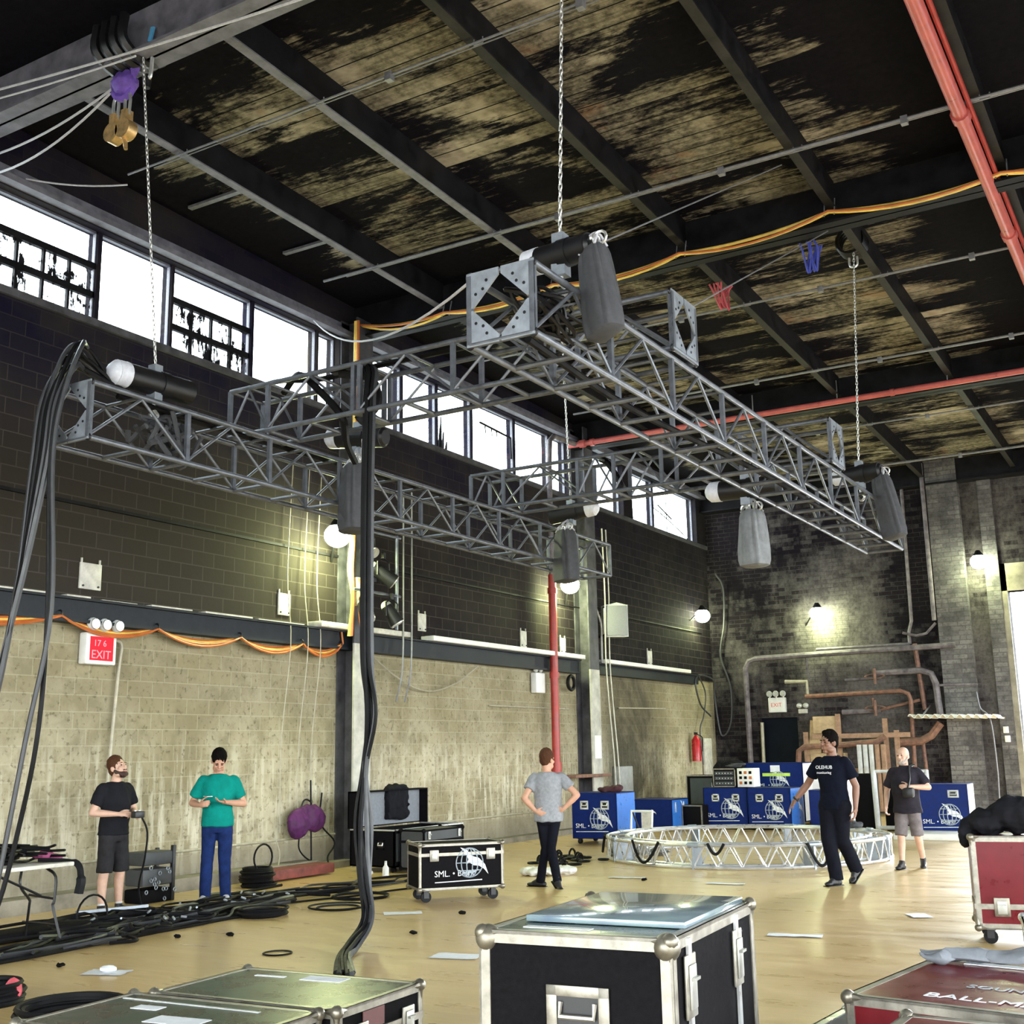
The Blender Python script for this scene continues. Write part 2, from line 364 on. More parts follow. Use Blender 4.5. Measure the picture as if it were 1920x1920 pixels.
    def jitter(s, amt, sc=8., seed=0.):
        s.v = [p+V(noise.noise_vector(p*sc+V((seed, seed*2, 0))))*amt for p in s.v]; return s
    def mesh(s, name, mat, smooth=True):
        me = bpy.data.meshes.new(name); me.from_pydata([tuple(p) for p in s.v], [], s.f)
        if mat: me.materials.append(mat)
        if smooth:
            me.polygons.foreach_set('use_smooth', [True]*len(me.polygons))
            try: me.set_sharp_from_angle(angle=math.radians(38))
            except Exception: pass
        me.update(); return me
def link(o): COL.objects.link(o); return o
def obj(name, mb, mat, parent=None, smooth=True):
    me = mb.mesh(name, mat, smooth) if isinstance(mb, MB) else mb
    if parent is not None and isinstance(mb, MB): pass
    o = link(bpy.data.objects.new(name, me)); o.parent = parent; return o
def tag(o, label, cat, group=None, kind=None):
    o['label'] = label; o['category'] = cat
    if group: o['group'] = group
    if kind: o['kind'] = kind
    return o
def thing(name, label, cat, loc=(0,0,0), rz=0., group=None):
    o = link(bpy.data.objects.new(name, None)); o.location = loc; o.rotation_euler = (0, 0, math.radians(rz)); o.empty_display_size = .1
    return tag(o, label, cat, group)
def wpart(name, mb, mat, root, smooth=True):
    """part whose builder is in world coordinates, root not rotated"""
    off = V(root.location); mb.v = [p-off for p in mb.v]; return obj(name, mb, mat, root, smooth)
def solo(name, mb, mat, label, cat, loc, group=None, smooth=True, kind=None):
    off = V(loc); mb.v = [p-off for p in mb.v]; o = obj(name, mb, mat, None, smooth); o.location = loc
    return tag(o, label, cat, group, kind)
def struct(name, mb, mat, smooth=False, parent=None):
    o = obj(name, mb, mat, parent, smooth)
    if parent is None: o['kind'] = 'structure'
    return o
def inst(src, parent, loc=None, R=None):
    """another copy of a part, sharing its mesh"""
    c = src.copy(); COL.objects.link(c); c.parent = parent
    if loc is not None: c.location = loc
    if R is not None: c.rotation_mode = 'QUATERNION'; c.rotation_quaternion = R.to_quaternion()
    return c
def rot(axis, deg): return Matrix.Rotation(math.radians(deg), 3, axis)
def spline(pts, k=8):
    """Catmull-Rom through pts"""
    P = [V(p) for p in pts]; P = [P[0]*2-P[1]]+P+[P[-1]*2-P[-2]]; out = []
    for i in range(1, len(P)-2):
        a, b, c, d = P[i-1:i+3]
        for j in range(k):
            t = j/k; out.append(.5*((2*b)+(c-a)*t+(2*a-5*b+4*c-d)*t*t+(3*b-a-3*c+d)*t**3))
    out.append(P[-2]); return out
def sag(a, b, s, k=10):
    a, b = V(a), V(b); return [a.lerp(b, i/k)-V((0,0,1))*s*4*(i/k)*(1-i/k) for i in range(k+1)]
def tmp_dg():
    with bpy.context.temp_override(scene=TMP, view_layer=TMP.view_layers[0]):
        dg = bpy.context.evaluated_depsgraph_get(); dg.update(); return dg
def text_mb(txt, size, depth=.002):
    cu = bpy.data.curves.new('letters', 'FONT'); cu.body = txt; cu.size = size; cu.extrude = depth/2; cu.align_x = 'LEFT'; cu.resolution_u = 2
    o = bpy.data.objects.new('letters', cu); TMP.collection.objects.link(o); dg = tmp_dg()
    me = bpy.data.meshes.new_from_object(o.evaluated_get(dg)); mb = MB()
    mb.add([v.co.copy() for v in me.vertices], [tuple(p.vertices) for p in me.polygons])
    bpy.data.objects.remove(o); bpy.data.meshes.remove(me); bpy.data.curves.remove(cu); return mb
def FR(o, ux, uz):
    """matrix taking drawing x,y,z to o + x*ux + y*uz + z*(ux x uz)"""
    ux, uz = V(ux).normalized(), V(uz).normalized(); n = ux.cross(uz); m = Matrix((ux, uz, n)).transposed().to_4x4(); m.translation = V(o); return m
def fuse(mb, vox, smooth_it=4, mat=None, name='body', wr=0., wsc=9., seed=0.):
    """one continuous surface from overlapping closed pieces (voxel remesh)"""
    me = mb.mesh('tmp', None, False); o = bpy.data.objects.new('tmp', me); TMP.collection.objects.link(o)
    r = o.modifiers.new('r', 'REMESH'); r.mode = 'VOXEL'; r.voxel_size = vox; r.adaptivity = 0
    sm = o.modifiers.new('s', 'SMOOTH'); sm.iterations = smooth_it; sm.factor = .5
    dg = tmp_dg()
    out = bpy.data.meshes.new_from_object(o.evaluated_get(dg)); out.name = name
    bpy.data.objects.remove(o); bpy.data.meshes.remove(me); out.materials.clear()
    if mat: out.materials.append(mat)
    if wr:
        for v in out.vertices:
            p = v.co; d = noise.noise(V((p.x*wsc+seed, p.y*wsc, p.z*wsc*.55)))+.5*noise.noise(p*wsc*2.3+V((seed, 3, 1)))
            v.co = p+v.normal*d*wr
    out.polygons.foreach_set('use_smooth', [True]*len(out.polygons)); out.update(); return out
# ------------------------------------------------------------------ setting
WX, WY = -12.3, 31.7               # left wall plane, back wall plane
RX, RY = 8.5, -9.0                 # right side and rear of the hall (open loading bays)
def ceil_z(y): return 9.84-.025*y
struct('floor', MB().box2((WX-.4, RY, -.2), (RX, WY+.4, 0)), M['floor'])
mb = MB(); mb.add([(WX-.4, RY, ceil_z(RY)), (RX+.4, RY, ceil_z(RY)), (RX+.4, WY+.4, ceil_z(WY)), (WX-.4, WY+.4, ceil_z(WY)),
  (WX-.4, RY, ceil_z(RY)+.3), (RX+.4, RY, ceil_z(RY)+.3), (RX+.4, WY+.4, ceil_z(WY)+.3), (WX-.4, WY+.4, ceil_z(WY)+.3)],
  [(0,1,2,3), (7,6,5,4), (0,4,5,1), (1,5,6,2), (2,6,7,3), (3,7,4,0)])
struct('ceiling', mb, M['ceiling'])
SILL, HEAD = 7.48, 8.80
BAYS = [(5.6, 6.95, 'g'), (7.0, 8.27, 'c'), (8.32, 9.92, 'g'), (9.99, 11.25, 'c'), (11.30, 12.91, 'g'), (12.97, 14.48, 'c'), (14.53, 14.97, 'c'),
        (15.6, 16.9, 'd'), (16.95, 18.05, 'c'), (18.10, 19.30, 'd'), (19.35, 21.00, 'd'), (21.05, 22.55, 'c'), (22.60, 23.33, 'c'),
        (23.95, 26.2, 'c'), (26.7, 28.25, 'd'), (28.3, 31.05, 'd')]
mb = MB(); mb.box2((WX-.3, RY, 0), (WX, WY+.3, SILL)); mb.box2((WX-.3, RY, HEAD), (WX, WY+.3, 10.1))
edges = [RY]+[e for a, b, _ in BAYS for e in (a, b)]+[WY+.3]
for i in range(0, len(edges), 2):
    if edges[i+1]-edges[i] > .02: mb.box2((WX-.3, edges[i], SILL), (WX-(.0 if edges[i+1]-edges[i] > .3 else .1), edges[i+1], HEAD))
struct('wall_left', mb, M['wall_left'])
mb = MB()
DX0, DX1, DH = -4.27, -.6, 5.5
SD0, SD1, SDH = -10.97, -9.92, 2.52
mb.box2((WX, WY, 0), (SD0, WY+.35, 10)); mb.box2((SD0, WY, SDH), (SD1, WY+.35, 10)); mb.box2((SD1, WY, 0), (DX0, WY+.35, 10))
mb.box2((DX0, WY, DH), (DX1, WY+.35, 10)); mb.box2((DX1, WY, 0), (RX+.4, WY+.35, 10))
struct('wall_back', mb, M['wall_back'])
# right side and rear: walls with wide open loading bays
mb = MB(); mb.box2((RX, RY, 6.2), (RX+.3, WY, 10.2))
for y in (RY, 0., 9.5, 19.5, 30.5): mb.box2((RX, y, 0), (RX+.3, y+1.2, 6.2))
struct('wall_right', mb, M['wall_back'])
mb = MB(); mb.box2((WX, RY-.3, 6.6), (RX, RY, 10.2)); mb.box2((WX, RY-.3, 0), (-10.6, RY, 6.6)); mb.box2((6.9, RY-.3, 0), (RX, RY, 6.6))
struct('wall_rear', mb, M['wall_back'])
struct('outdoor_ground', MB().box2((-80, -80, -.5), (80, 110, -.25)), M['tarmac'])
# frame of the big opening and its jamb
mb = MB(); mb.box2((DX0-.14, WY-.08, 0), (DX0, WY+.36, 6.2)); mb.box2((DX0-.14, WY-.08, DH), (DX1+.14, WY+.36, DH+.7)); mb.box2((DX1, WY-.08, 0), (DX1+.14, WY+.36, 6.2))
struct('trim_1', mb, M['concrete'])
d = struct('door_1', MB().box2((SD0, WY+.16, .0), (SD1, WY+.34, SDH)), pmat('dark_blue_door', (.005,.008,.014), .45, 0, .3, 4, 0, None, .08))
obj('door_handle', MB().cyl((SD1-.15, WY+.10, 1.05), (SD1-.15, WY+.17, 1.05), .018).cyl((SD1-.28, WY+.10, 1.05), (SD1-.14, WY+.10, 1.05), .012), M['alu'], d)
# windows: sash frame, muntins, panes
for i, (a, b, k) in enumerate(BAYS):
    fx = WX-.16; mb = MB()
    mb.box2((fx-.03, a, SILL), (fx+.03, a+.02, HEAD)); mb.box2((fx-.03, b-.02, SILL), (fx+.03, b, HEAD))
    mb.box2((fx-.03, a, SILL), (fx+.03, b, SILL+.03)); mb.box2((fx-.03, a, HEAD-.03), (fx+.03, b, HEAD))
    w = struct('window_%d' % (i+1), mb, M['sash'])
    if k == 'g':
        zt = SILL+.80; mb = MB(); mb.box2((fx-.035, a, zt-.03), (fx+.035, b, zt+.06)); mb.box2((fx-.03, a, SILL+.36), (fx+.03, b, SILL+.45))
        for j in range(1, 4): y = a+(b-a)*j/4; mb.box2((fx-.025, y-.018, SILL), (fx+.025, y+.018, zt))
        obj('muntin', mb, M['steel'], w)
        obj('pane', MB().box2((fx-.004, a+.03, SILL+.03), (fx+.004, b-.03, zt)), M['glassdirty'], w)
        obj('pane', MB().box2((fx-.004, a+.03, zt+.03), (fx+.004, b-.03, HEAD-.03)), M['glass'], w)
    else:
        obj('pane', MB().box2((fx-.004, a+.03, SILL+.03), (fx+.004, b-.03, HEAD-.03)), M['glass'], w)
        if k == 'd':                       # torn strips of blackout film left on the glass
            mb = MB(); rr = random.Random(i)
            if i == 10:
                mb.tube([(fx+.01, a+.35, 8.42), (fx+.01, a+.8, 8.40), (fx+.01, b-.08, 8.36), (fx+.01, b-.06, 7.9)], .025, 5)
                for y in (.55, .8, 1.0): mb.cyl((fx+.01, a+y, 8.4), (fx+.01, a+y+.03, 8.2), .018, .006, 5)
            elif i == 15:
                mb.tube(spline([(fx+.01, a+.1, 8.1), (fx+.01, a+.9, 7.95), (fx+.01, a+1.9, 7.72), (fx+.01, b-.1, 7.5)]), .014, 5)
                mb.cyl((fx+.01, a+.95, 7.5), (fx+.01, a+.95, 8.8), .012); mb.cyl((fx+.01, a+.4, 8.22), (fx+.01, a+1.3, 7.98), .02, .02, 5)
            else:
                for q in range(4): y = a+.1+rr.random()*.25; mb.cyl((fx+.01, y, SILL), (fx+.01, y+.04, SILL+.2+rr.random()*.6), .04, .012, 5)
            obj('torn_film', mb, M['steel'], w)
# sill ledge and head trim
struct('trim_2', MB().box2((WX-.02, 4, SILL-.10), (WX+.05, WY, SILL)), M['steelgrey'])
mb = MB(); mb.box2((WX, 4, 8.82), (WX+.16, WY, 8.90)); mb.box2((WX, 4, 8.90), (WX+.03, WY, 9.06))
struct('trim_3', mb, M['flange'])
# ledge: steel channel with a broken white top edge
mb = MB(); mb.box2((WX, 4, 3.44), (WX+.17, 23.2, 3.68)); mb.box2((WX, 4, 3.68), (WX+.24, 23.2, 3.71)); mb.box2((WX, 4, 3.40), (WX+.22, 23.2, 3.44))
mb.box2((WX, 23.9, 3.44), (WX+.17, 30.2, 3.66)); mb.box2((WX, 23.9, 3.66), (WX+.22, 30.2, 3.69))
struct('trim_4', mb, M['ledge'])
mb = MB(); rr = random.Random(3); y = 4.
while y < 13.2:
    L = .3+rr.random()*.9; mb.box2((WX+.02, y, 3.71), (WX+.245, y+L, 3.715+.02*rr.random())); y += L+.03+rr.random()*.25
struct('trim_5', mb, M['cream'])
struct('trim_6', MB().box2((WX, 4, 4.93), (WX+.045, 14.95, 4.97)), M['steel'])
struct('trim_7', MB().box2((WX, 15.7, 4.90), (WX+.04, 31, 4.93)), M['steel'])
# low kerb at the foot of the left wall
mb = MB().box2((WX, 4, 0), (WX+.35, 14.2, .17)); mb.box2((WX, 14.2, 0), (WX+.25, 31.5, .10))
struct('baseboard_left', mb, M['concrete'])
# steel columns against the left wall: recessed web, painted front flange
for y0, y1 in ((14.98, 15.42), (23.35, 23.80)):
    mb = MB(); ym = (y0+y1)/2
    mb.box2((WX, y0, 0), (WX+.03, y1, 9.1)); mb.box2((WX, ym-.012, 0), (WX+.36, ym+.012, 9.1)); mb.box2((WX+.34, y0, 3.5), (WX+.37, y1, 9.1))
    c = struct('steel_column', mb, M['steelgrey'])
    obj('painted_flange', MB().box2((WX+.34, y0, 0), (WX+.375, y1, 3.5)), M['colpaint'], c)
# roof girders across the hall and beams along it (I-sections)
GY = [(-.35, .0), (7.5, 7.86), (15.2, 15.55), (23.4, 23.75), (31.3, 31.68)]
def ibeam_x(y0, y1, zb):
    mb = MB(); ym = (y0+y1)/2; zt = ceil_z(y1)
    mb.box2((WX, y0, zb), (RX, y1, zb+.035)); mb.box2((WX, ym-.015, zb), (RX, ym+.015, zt)); return mb
for y0, y1 in GY: struct('roof_girder', ibeam_x(y0, y1, ceil_z(y0)-.64), M['flange'] if y0 < 10 else M['steel'])  # front girders take the window-lit tone
BX = [-10.4, -8.2, -6.03, -3.8, -1.6, .6, 2.8, 5.]
for g in range(len(GY)-1):
    ya, yb = GY[g][1]-.1, GY[g+1][0]+.1
    if g == 0: continue
    for x in BX:
        P = lambda xx, yy, dz: (xx, yy, ceil_z(yy)+dz)
        def bar(x0, x1, d0, d1):
            return MB().add([P(x0, ya, d0), P(x1, ya, d0), P(x1, yb, d0), P(x0, yb, d0), P(x0, ya, d1), P(x1, ya, d1), P(x1, yb, d1), P(x0, yb, d1)], [(3,2,1,0), (4,5,6,7), (0,1,5,4), (1,2,6,5), (2,3,7,6), (3,0,4,7)])
        b = struct('roof_beam', bar(x-.012, x+.03, -.42, 0), M['steel'])
        obj('flange', bar(x-.06, x+.06, -.44, -.42), M['flange'] if g == 1 and x < -7 else M['steelbrown'], b)  # left beams coloured as if lit by the windows, the others darker
# limewashed pier and a second dark pier on the back wall
struct('brick_pier', MB().box2((-5.98, WY-.28, 0), (-5.2, WY, 9.1)), M['brickgrey'])
struct('brick_pier', MB().box2((-4.75, WY-.1, 0), (-4.41, WY, 9.1)), M['brickgrey'])

# ------------------------------------------------------------------ fixed services on walls and roof
def pipe(name, pts, r, mat, label, cat, group=None, n=8, fit=()):
    """a pipe run as one thing; fittings are its parts"""
    o = solo(name, MB().tube(pts, r, n), mat, label, cat, pts[0], group)
    for p, d, rr, L in fit:
        p, d = V(p)-V(pts[0]), V(d).normalized()*L/2; obj('coupling', MB().cyl(p-d, p+d, rr, rr, 10), mat, o)
    return o
zc = 8.66
p = pipe('sprinkler_pipe', [(-12.25, 23.25, zc), (RX-.3, 23.25, zc)], .062, M['redpale'], 'long red sprinkler pipe running across the hall above the trusses to the window wall', 'pipe', None, 12,
  [((-11.9, 23.25, zc), (1,0,0), .09, .14), ((-11.65, 23.25, zc), (1,0,0), .085, .1), ((-4.9, 23.25, zc), (1,0,0), .075, .08), ((-1.9, 23.25, zc), (1,0,0), .075, .08)])
for x in (-3.83, -7.8, -6.0): obj('hanger_rod', MB().cyl((x+12.25, 0, .05), (x+12.25, 0, .45), .012), M['wire'], p)
p = pipe('sprinkler_pipe', [(-1.78, -4, 9.3), (-1.78, 31, 8.5)], .085, M['redpale'], 'thick red sprinkler pipe running down from the top right corner under the roof', 'pipe', None, 12,
  [((-1.78, 13.4, 8.90), (0,1,-.02), .11, .16), ((-1.78, 17.0, 8.82), (0,1,-.02), .11, .16), ((-1.78, 9.4, 8.99), (0,1,-.02), .11, .16)])
pipe('sprinkler_pipe', [(-1.66, -4, 9.34), (-1.66, 31, 8.54)], .03, M['red'], 'slim red pipe alongside the thick red pipe in the top right corner', 'pipe')
pipe('standpipe', [(-12.02, 21.85, .9), (-12.02, 21.85, 5.45)], .085, M['red'],
     'upright red pipe against the window wall behind the man in grey', 'pipe', None, 12, [((-12.02, 21.85, 5.1), (0,0,1), .105, .12), ((-12.02, 21.85, 3.3), (0,0,1), .105, .12), ((-12.02, 21.85, 1.4), (0,0,1), .11, .2)])
pipe('riser_pipe', [(-12.02, 21.85, 5.45), (-12.02, 21.85, 7.9), (-12.02, 21.9, 8.45), (-12.02, 22.1, 8.6), (-12.02, 23.1, 8.64)], .06, M['greypipe'], 'riser pipe crossing the windows, greyed by their glare, above the red upright pipe', 'pipe', None, 10)  # upper stretch of the red pipe, overexposure at the windows painted in as grey
# thin conduits and wires under the beams
rods = [(-11.3, 9.44, 3, .014, 'pair of thin conduits under the roof boards nearest the left front girder'),
        (-11.3, 13.34, 3, .022, 'long pair of grey conduits crossing the roof above the hoist with the chain'),
        (-11.2, 17.7, 3, .016, 'thin conduit under the roof just beyond the yellow cable'),
        (-11.2, 21.5, 3, .022, 'grey conduit under the roof just before the red pipe'),
        (-11.2, 25.6, 3, .02, 'thin conduit under the far roof bay behind the red pipe'),
        (-11.2, 29.3, 3, .03, 'dark conduit along the top of the back wall')]
for x0, y, x1, r, lab in rods:
    z = ceil_z(y)-.48; root = thing('ceiling_conduit', lab, 'conduit', (x0, y, z), 0, 'conduits under the roof')
    wpart('tube', MB().cyl((x0, y, z), (RX-1, y, z), r, r, 6), M['wire'], root)
    if r > .013: wpart('tube', MB().cyl((x0+.4, y+.07, z+.01), (RX-1, y+.07, z+.01), r*.6, r*.6, 6), M['wire'], root)
    for x in BX[:-2]:
        wpart('clip', MB().tube([(x+.16, y, z+.04), (x+.16, y, z-.03), (x+.05, y, z-.03), (x+.05, y, z+.05)], .009, 5), M['wire'], root)
    for x in (-7.1, -4.7, -2.4): wpart('junction_box', MB().box((x, y, z-.02), (.08, .08, .10)), M['wire'], root)
# two short lengths of pale angle near the windows
for x0, x1, y, lab in ((-11.95, -10.5, 11.1, 'short pale angle iron under the boards above the second clear window'), (-11.8, -10.5, 12.95, 'short pale angle iron under the boards above the fourth window')):
    solo('angle_iron', MB().box2((x0, y-.02, ceil_z(y)-.06), (x1, y+.06, ceil_z(y)-.02)), M['wire'], lab, 'bracket', (x0, y, ceil_z(y)-.05))
# yellow cable loom clipped along the second girder and down the first column
root = thing('cable_loom', 'yellow cable loom slung along the roof girder and down the first column', 'cable', (-12.0, 15.1, 8.9))
H = [(-12.0, 9.0), (-10.2, 8.84), (-8.15, 8.86), (-6.03, 8.86), (-3.82, 8.94), (-1.6, 8.88), (.6, 8.9), (2.8, 8.9)]
for k, (dy, s0, r) in enumerate(((0, .10, .022), (.03, .16, .018), (-.03, .13, .016))):
    pts = []
    for (xa, za), (xb, zb) in zip(H, H[1:]): pts += sag((xa, 15.1+dy, za), (xb, 15.1+dy, zb), s0*(.8+.4*random.random()), 8)[:-1]
    wpart('cable', MB().tube(pts, r, 6), M['yellow'] if k < 2 else M['orange'], root)
for k in range(3):
    pts = [(-11.93+.03*k, 14.93, 9.0), (-11.93+.03*k, 14.92, 7.6), (-11.93, 14.90+.02*k, 6.0), (-11.92+.03*k, 14.86, 5.2), (-11.95+.04*k, 14.84, 4.7), (-11.9+.03*k, 14.88-.02*k, 4.2), (-11.95+.03*k, 14.86, 3.6)]
    wpart('cable', MB().tube(spline(pts), .024, 6), M['yellow'] if k < 2 else M['orange'], root)
for x, z in H[1:6]:
    for dx in (-.07, .07): wpart('clip', MB().cyl((x+dx, 15.12, z-.05), (x+dx, 15.2, z+.22), .009), M['wire'], root)
# orange cable swags under the ledge
root = thing('cable_loom', 'orange cables hung in swags under the ledge of the left wall', 'cable', (-12.1, 9.5, 3.4))
S = [(7.2, 3.45), (9.44, 3.46), (10.99, 3.42), (12.55, 3.42), (13.91, 3.42), (14.85, 3.45)]
for k in range(4):
    pts = []
    for i, ((ya, za), (yb, zb)) in enumerate(zip(S, S[1:])): pts += sag((-12.14+.02*k, ya, za), (-12.14+.02*k, yb, zb), .085+.03*k+.015*random.random(), 10)[:-1]
    pts += [V((-12.1, 14.9, 3.5)), V((-12.1, 14.86, 3.7))]
    wpart('cable', MB().tube(pts, .017, 6), M['orange'] if k != 1 else M['yellow'], root)
for y, z in S[1:]: wpart('hook', MB().torus((-12.12, y, z+.02), .05, .012, 'Y', 10, 5), M['black'], root)
# white boards lying along the ledge
for a, b, z, lab in ((14.2, 16.6, 3.71, 'short cream board along the ledge crossing the first column'), (17.3, 23.2, 3.71, 'long white board along the ledge up to the red upright pipe'), (24.3, 29.3, 3.69, 'white board along the ledge of the last bay before the corner')):
    solo('ledge_board', MB().bbox((WX+.05, a, z), (WX+.34, b, z+.09), .01), M['cream'] if a < 15 else M['white'], lab, 'board', (WX+.2, (a+b)/2, z))
# pale cover plates bolted on the upper wall
for y, z, w, h, lab in ((10.0, 4.03, .34, .34, 'square pale cover plate on the dark wall above the exit sign'), (13.68, 4.03, .27, .34, 'pale cover plate on the dark wall left of the first column'),
      (17.38, 4.06, .24, .32, 'worn pale cover plate just right of the stage lights'), (21.03, 4.02, .24, .34, 'worn white cover plate left of the red upright pipe'),
      (22.75, 4.0, .24, .34, 'small pale cover plate between the red pipe and the second column'), (27.37, 4.0, .28, .36, 'small white cover plate in the last bay of the left wall')):
    r = thing('cover_plate', lab, 'plate', (WX, y, z), 0, 'cover plates on the left wall')
    obj('plate', MB().bbox((.0, -w/2, -h/2), (.03, w/2, h/2), .008), M['cream'], r)
    for sy in (-1, 1): obj('bolt', MB().cyl((.03, sy*w*.35, -h*.38), (.045, sy*w*.35, -h*.38), .014), M['black'], r); obj('strap', MB().box((.012, sy*w*.42, h*.56), (.02, .02, h*.22)), M['cream'], r)
# conduit down from the exit sign and the low conduit line along the wall
pipe('wall_conduit', spline([(-12.24, 10.38, 3.25), (-12.24, 10.52, 3.18), (-12.24, 10.50, 2.9), (-12.24, 10.44, 2.0), (-12.24, 10.38, .8)]), .022, M['conduit'], 'pale conduit dropping from the red exit sign behind the bearded man', 'conduit')
pipe('wall_conduit', [(-12.26, 7.6, .47), (-12.26, 14.95, .5)], .018, M['conduit'], 'low pale conduit along the left wall at shin height', 'conduit')
pipe('wall_conduit', [(-12.26, 15.9, .5), (-12.26, 22.6, .52)], .018, M['conduit'], 'low conduit along the wall behind the open black trunk', 'conduit')
pipe('wall_conduit', [(-12.26, 19.6, 2.62), (-12.26, 22.9, 2.62)], .014, M['conduit'], 'thin conduit on the wall crossing behind the red upright pipe', 'conduit')
pipe('wall_conduit', [(-12.26, 25.4, 2.7), (-12.26, 28.2, 2.75)], .016, M['conduit'], 'thin pale conduit on the smudged wall of the last bay', 'conduit')

def exit_sign(loc, rz, lit, label):
    r = thing('exit_sign', label, 'sign', loc, rz)
    obj('housing', MB().bbox((-.24, -.14, -.22), (.24, 0, .18), .02), M['white'], r)
    f = obj('face', MB().box((0, -.143, -.02), (.36, .012, .30)), M['exitred'] if lit else M['white'], r)
    if lit:
        obj('lettering', text_mb('EXIT', .15).xf(FR((-.165, -.151, -.145), (1,0,0), (0,0,1))), M['exitpink'], f)
        obj('lettering', text_mb('17 6', .115).xf(FR((-.135, -.151, .01), (1,0,0), (0,0,1))), M['exitpink'], f)
    else: obj('lettering', text_mb('EXIT', .15).xf(FR((-.165, -.151, -.07), (1,0,0), (0,0,1))), pmat('exit_letter_red', (.75,.08,.08), .5), f)
    for x in (-.18, .0, .2):
        h = obj('lamp_head', MB().ell((x, -.17, .28), (.085, .06, .085)), M['whitegrey'], r)
        obj('lens', MB().cyl((x, -.215, .28), (x, -.235, .28), .07, .065, 14), M['lens'], h)
        obj('stem', MB().cyl((x, -.12, .17), (x, -.17, .23), .022), M['white'], r)
    return r
exit_sign((-12.28, 10.12, 3.12), 90, True, 'red lit exit sign with three lamp heads on the left wall')
exit_sign((-10.42, WY-.02, 2.88), 0, False, 'white exit sign with three lamp heads above the dark back door')
r = thing('emergency_light', 'white emergency light unit on the pale wall left of the red upright pipe', 'light', (-12.28, 21.45, 3.2), 90)
obj('housing', MB().bbox((-.16, -.14, -.28), (.22, 0, .14), .02), M['white'], r)
for x in (-.08, .12): obj('lamp_head', MB().ell((x, -.08, .22), (.08, .06, .08)), M['lens'], r)
r = thing('emergency_light', 'small cream twin lamp unit on the back wall right of the dark door', 'light', (-9.72, WY-.02, 2.75), 0)
obj('housing', MB().bbox((-.12, -.12, -.14), (.12, 0, -.02), .02), M['cream'], r)
for x in (-.09, .09): obj('lamp_head', MB().ell((x, -.08, .07), (.085, .06, .07)), M['lens'], r)

# wall flood lamps that are switched on
def wall_lamp(loc, arm_from, label, pw, g='lit wall lamps'):
    r = thing('flood_lamp', label, 'lamp', loc, 0, g); a = V(arm_from)-V(loc)
    obj('arm', MB().tube(spline([a, a*.6+V((0,0,.06)), V((0, 0, .1))]), .022, 6), M['black'], r)
    obj('shade', MB().loft([((0,0,.10), .14, .14), ((0,0,.16), .10, .10), ((0,0,.24), .05, .05)], 16), M['black'], r)
    obj('bulb', MB().ell((0, 0, -.05), (.21, .21, .19), None, 18, 12), M['bulb'], r)
    ld = bpy.data.lights.new('lamp_light', 'POINT'); ld.energy = pw; ld.color = (.86, 1., .45); ld.shadow_soft_size = .16
    lo = link(bpy.data.objects.new('lamp_light', ld)); lo.parent = r; lo.location = (0, 0, -.32)
    return r
wall_lamp((-11.75, 14.3, 5.2), (-12.28, 14.8, 4.85), 'lit flood lamp on an arm at the first column above the stage lights', 100)
wall_lamp((-11.85, 22.35, 5.32), (-12.28, 22.9, 4.9), 'lit flood lamp on the second column beside the red upright pipe', 85)
wall_lamp((-12.02, 30.45, 5.38), (-12.28, 30.2, 5.2), 'lit flood lamp in the dark corner of the hall, smallest and faintest', 22)
wall_lamp((-9.05, 31.3, 5.3), (-9.5, WY, 5.0), 'lit flood lamp on the back wall above the horizontal pipe', 45)
wall_lamp((-4.82, 31.25, 6.3), (-4.82, WY, 6.2), 'lit flood lamp at the top corner of the bright back opening', 28)

# stage lights and pipe frame on the first column
r = thing('lighting_ladder', 'black pipe frame holding stage lights at the first column', 'frame', (-11.7, 15.2, 3.8))
for y in (14.95, 15.75): wpart('upright', MB().cyl((-11.65, y, 3.75), (-11.65, y, 5.35), .028), M['truss'], r)
for z in (4.32, 5.32): wpart('crossbar', MB().cyl((-11.65, 14.6, z), (-11.65, 15.85, z), .026), M['truss'], r)
for z in (4.5, 5.0): wpart('bracket', MB().box2((WX+.37, 15.1, z), (-11.65, 15.2, z+.06)), M['truss'], r)
def par_can(loc, d, label, L=.34, rr=.13):
    r = thing('stage_light', label, 'stage light', loc, 0, 'stage lights at the first column'); d = V(d).normalized()
    obj('body', MB().cyl(-d*L*.5, d*L*.5, rr*.75, rr, 16), M['black'], r); obj('lens', MB().cyl(d*L*.5, d*(L*.5+.02), rr*.96, rr*.9, 16), M['lens'], r)
    obj('back_cap', MB().ell(-d*L*.5, rr*.72), pmat('pale_cap', (.5,.55,.42), .5), r)
    obj('yoke', MB().tube([(0, -rr*1.2, -.02), (0, -rr*1.2, .2), (0, 0, .27), (0, rr*1.2, .2), (0, rr*1.2, -.02)], .014, 5), M['black'], r)
    obj('clamp', MB().box((0, 0, .31), (.05, .06, .1)), M['black'], r); return r
par_can((-11.6, 14.85, 3.98), (.5, -.3, -.75), 'round black stage light at the lower left of the pipe frame')
par_can((-11.6, 15.55, 3.98), (.4, .3, -.8), 'round black stage light at the lower right of the pipe frame')
par_can((-11.55, 15.25, 4.62), (.5, .6, -.55), 'black stage light tilted down in the middle of the pipe frame', .42)
par_can((-11.6, 14.95, 5.0), (.6, -.1, -.4), 'small stage light at the top left of the pipe frame', .24, .1)
r = thing('junction_box', 'cream electrical boxes with orange wires beside the yellow loom', 'box', (-11.9, 15.02, 4.45))
obj('box_body', MB().bbox((-.05, -.08, -.35), (.05, .06, .12), .01), M['cream'], r); obj('wires', MB().tube(spline([(.06, -.05, .1), (.08, .03, -.1), (.05, -.04, -.3), (.07, 0, -.7)]), .016, 5), M['orange'], r)

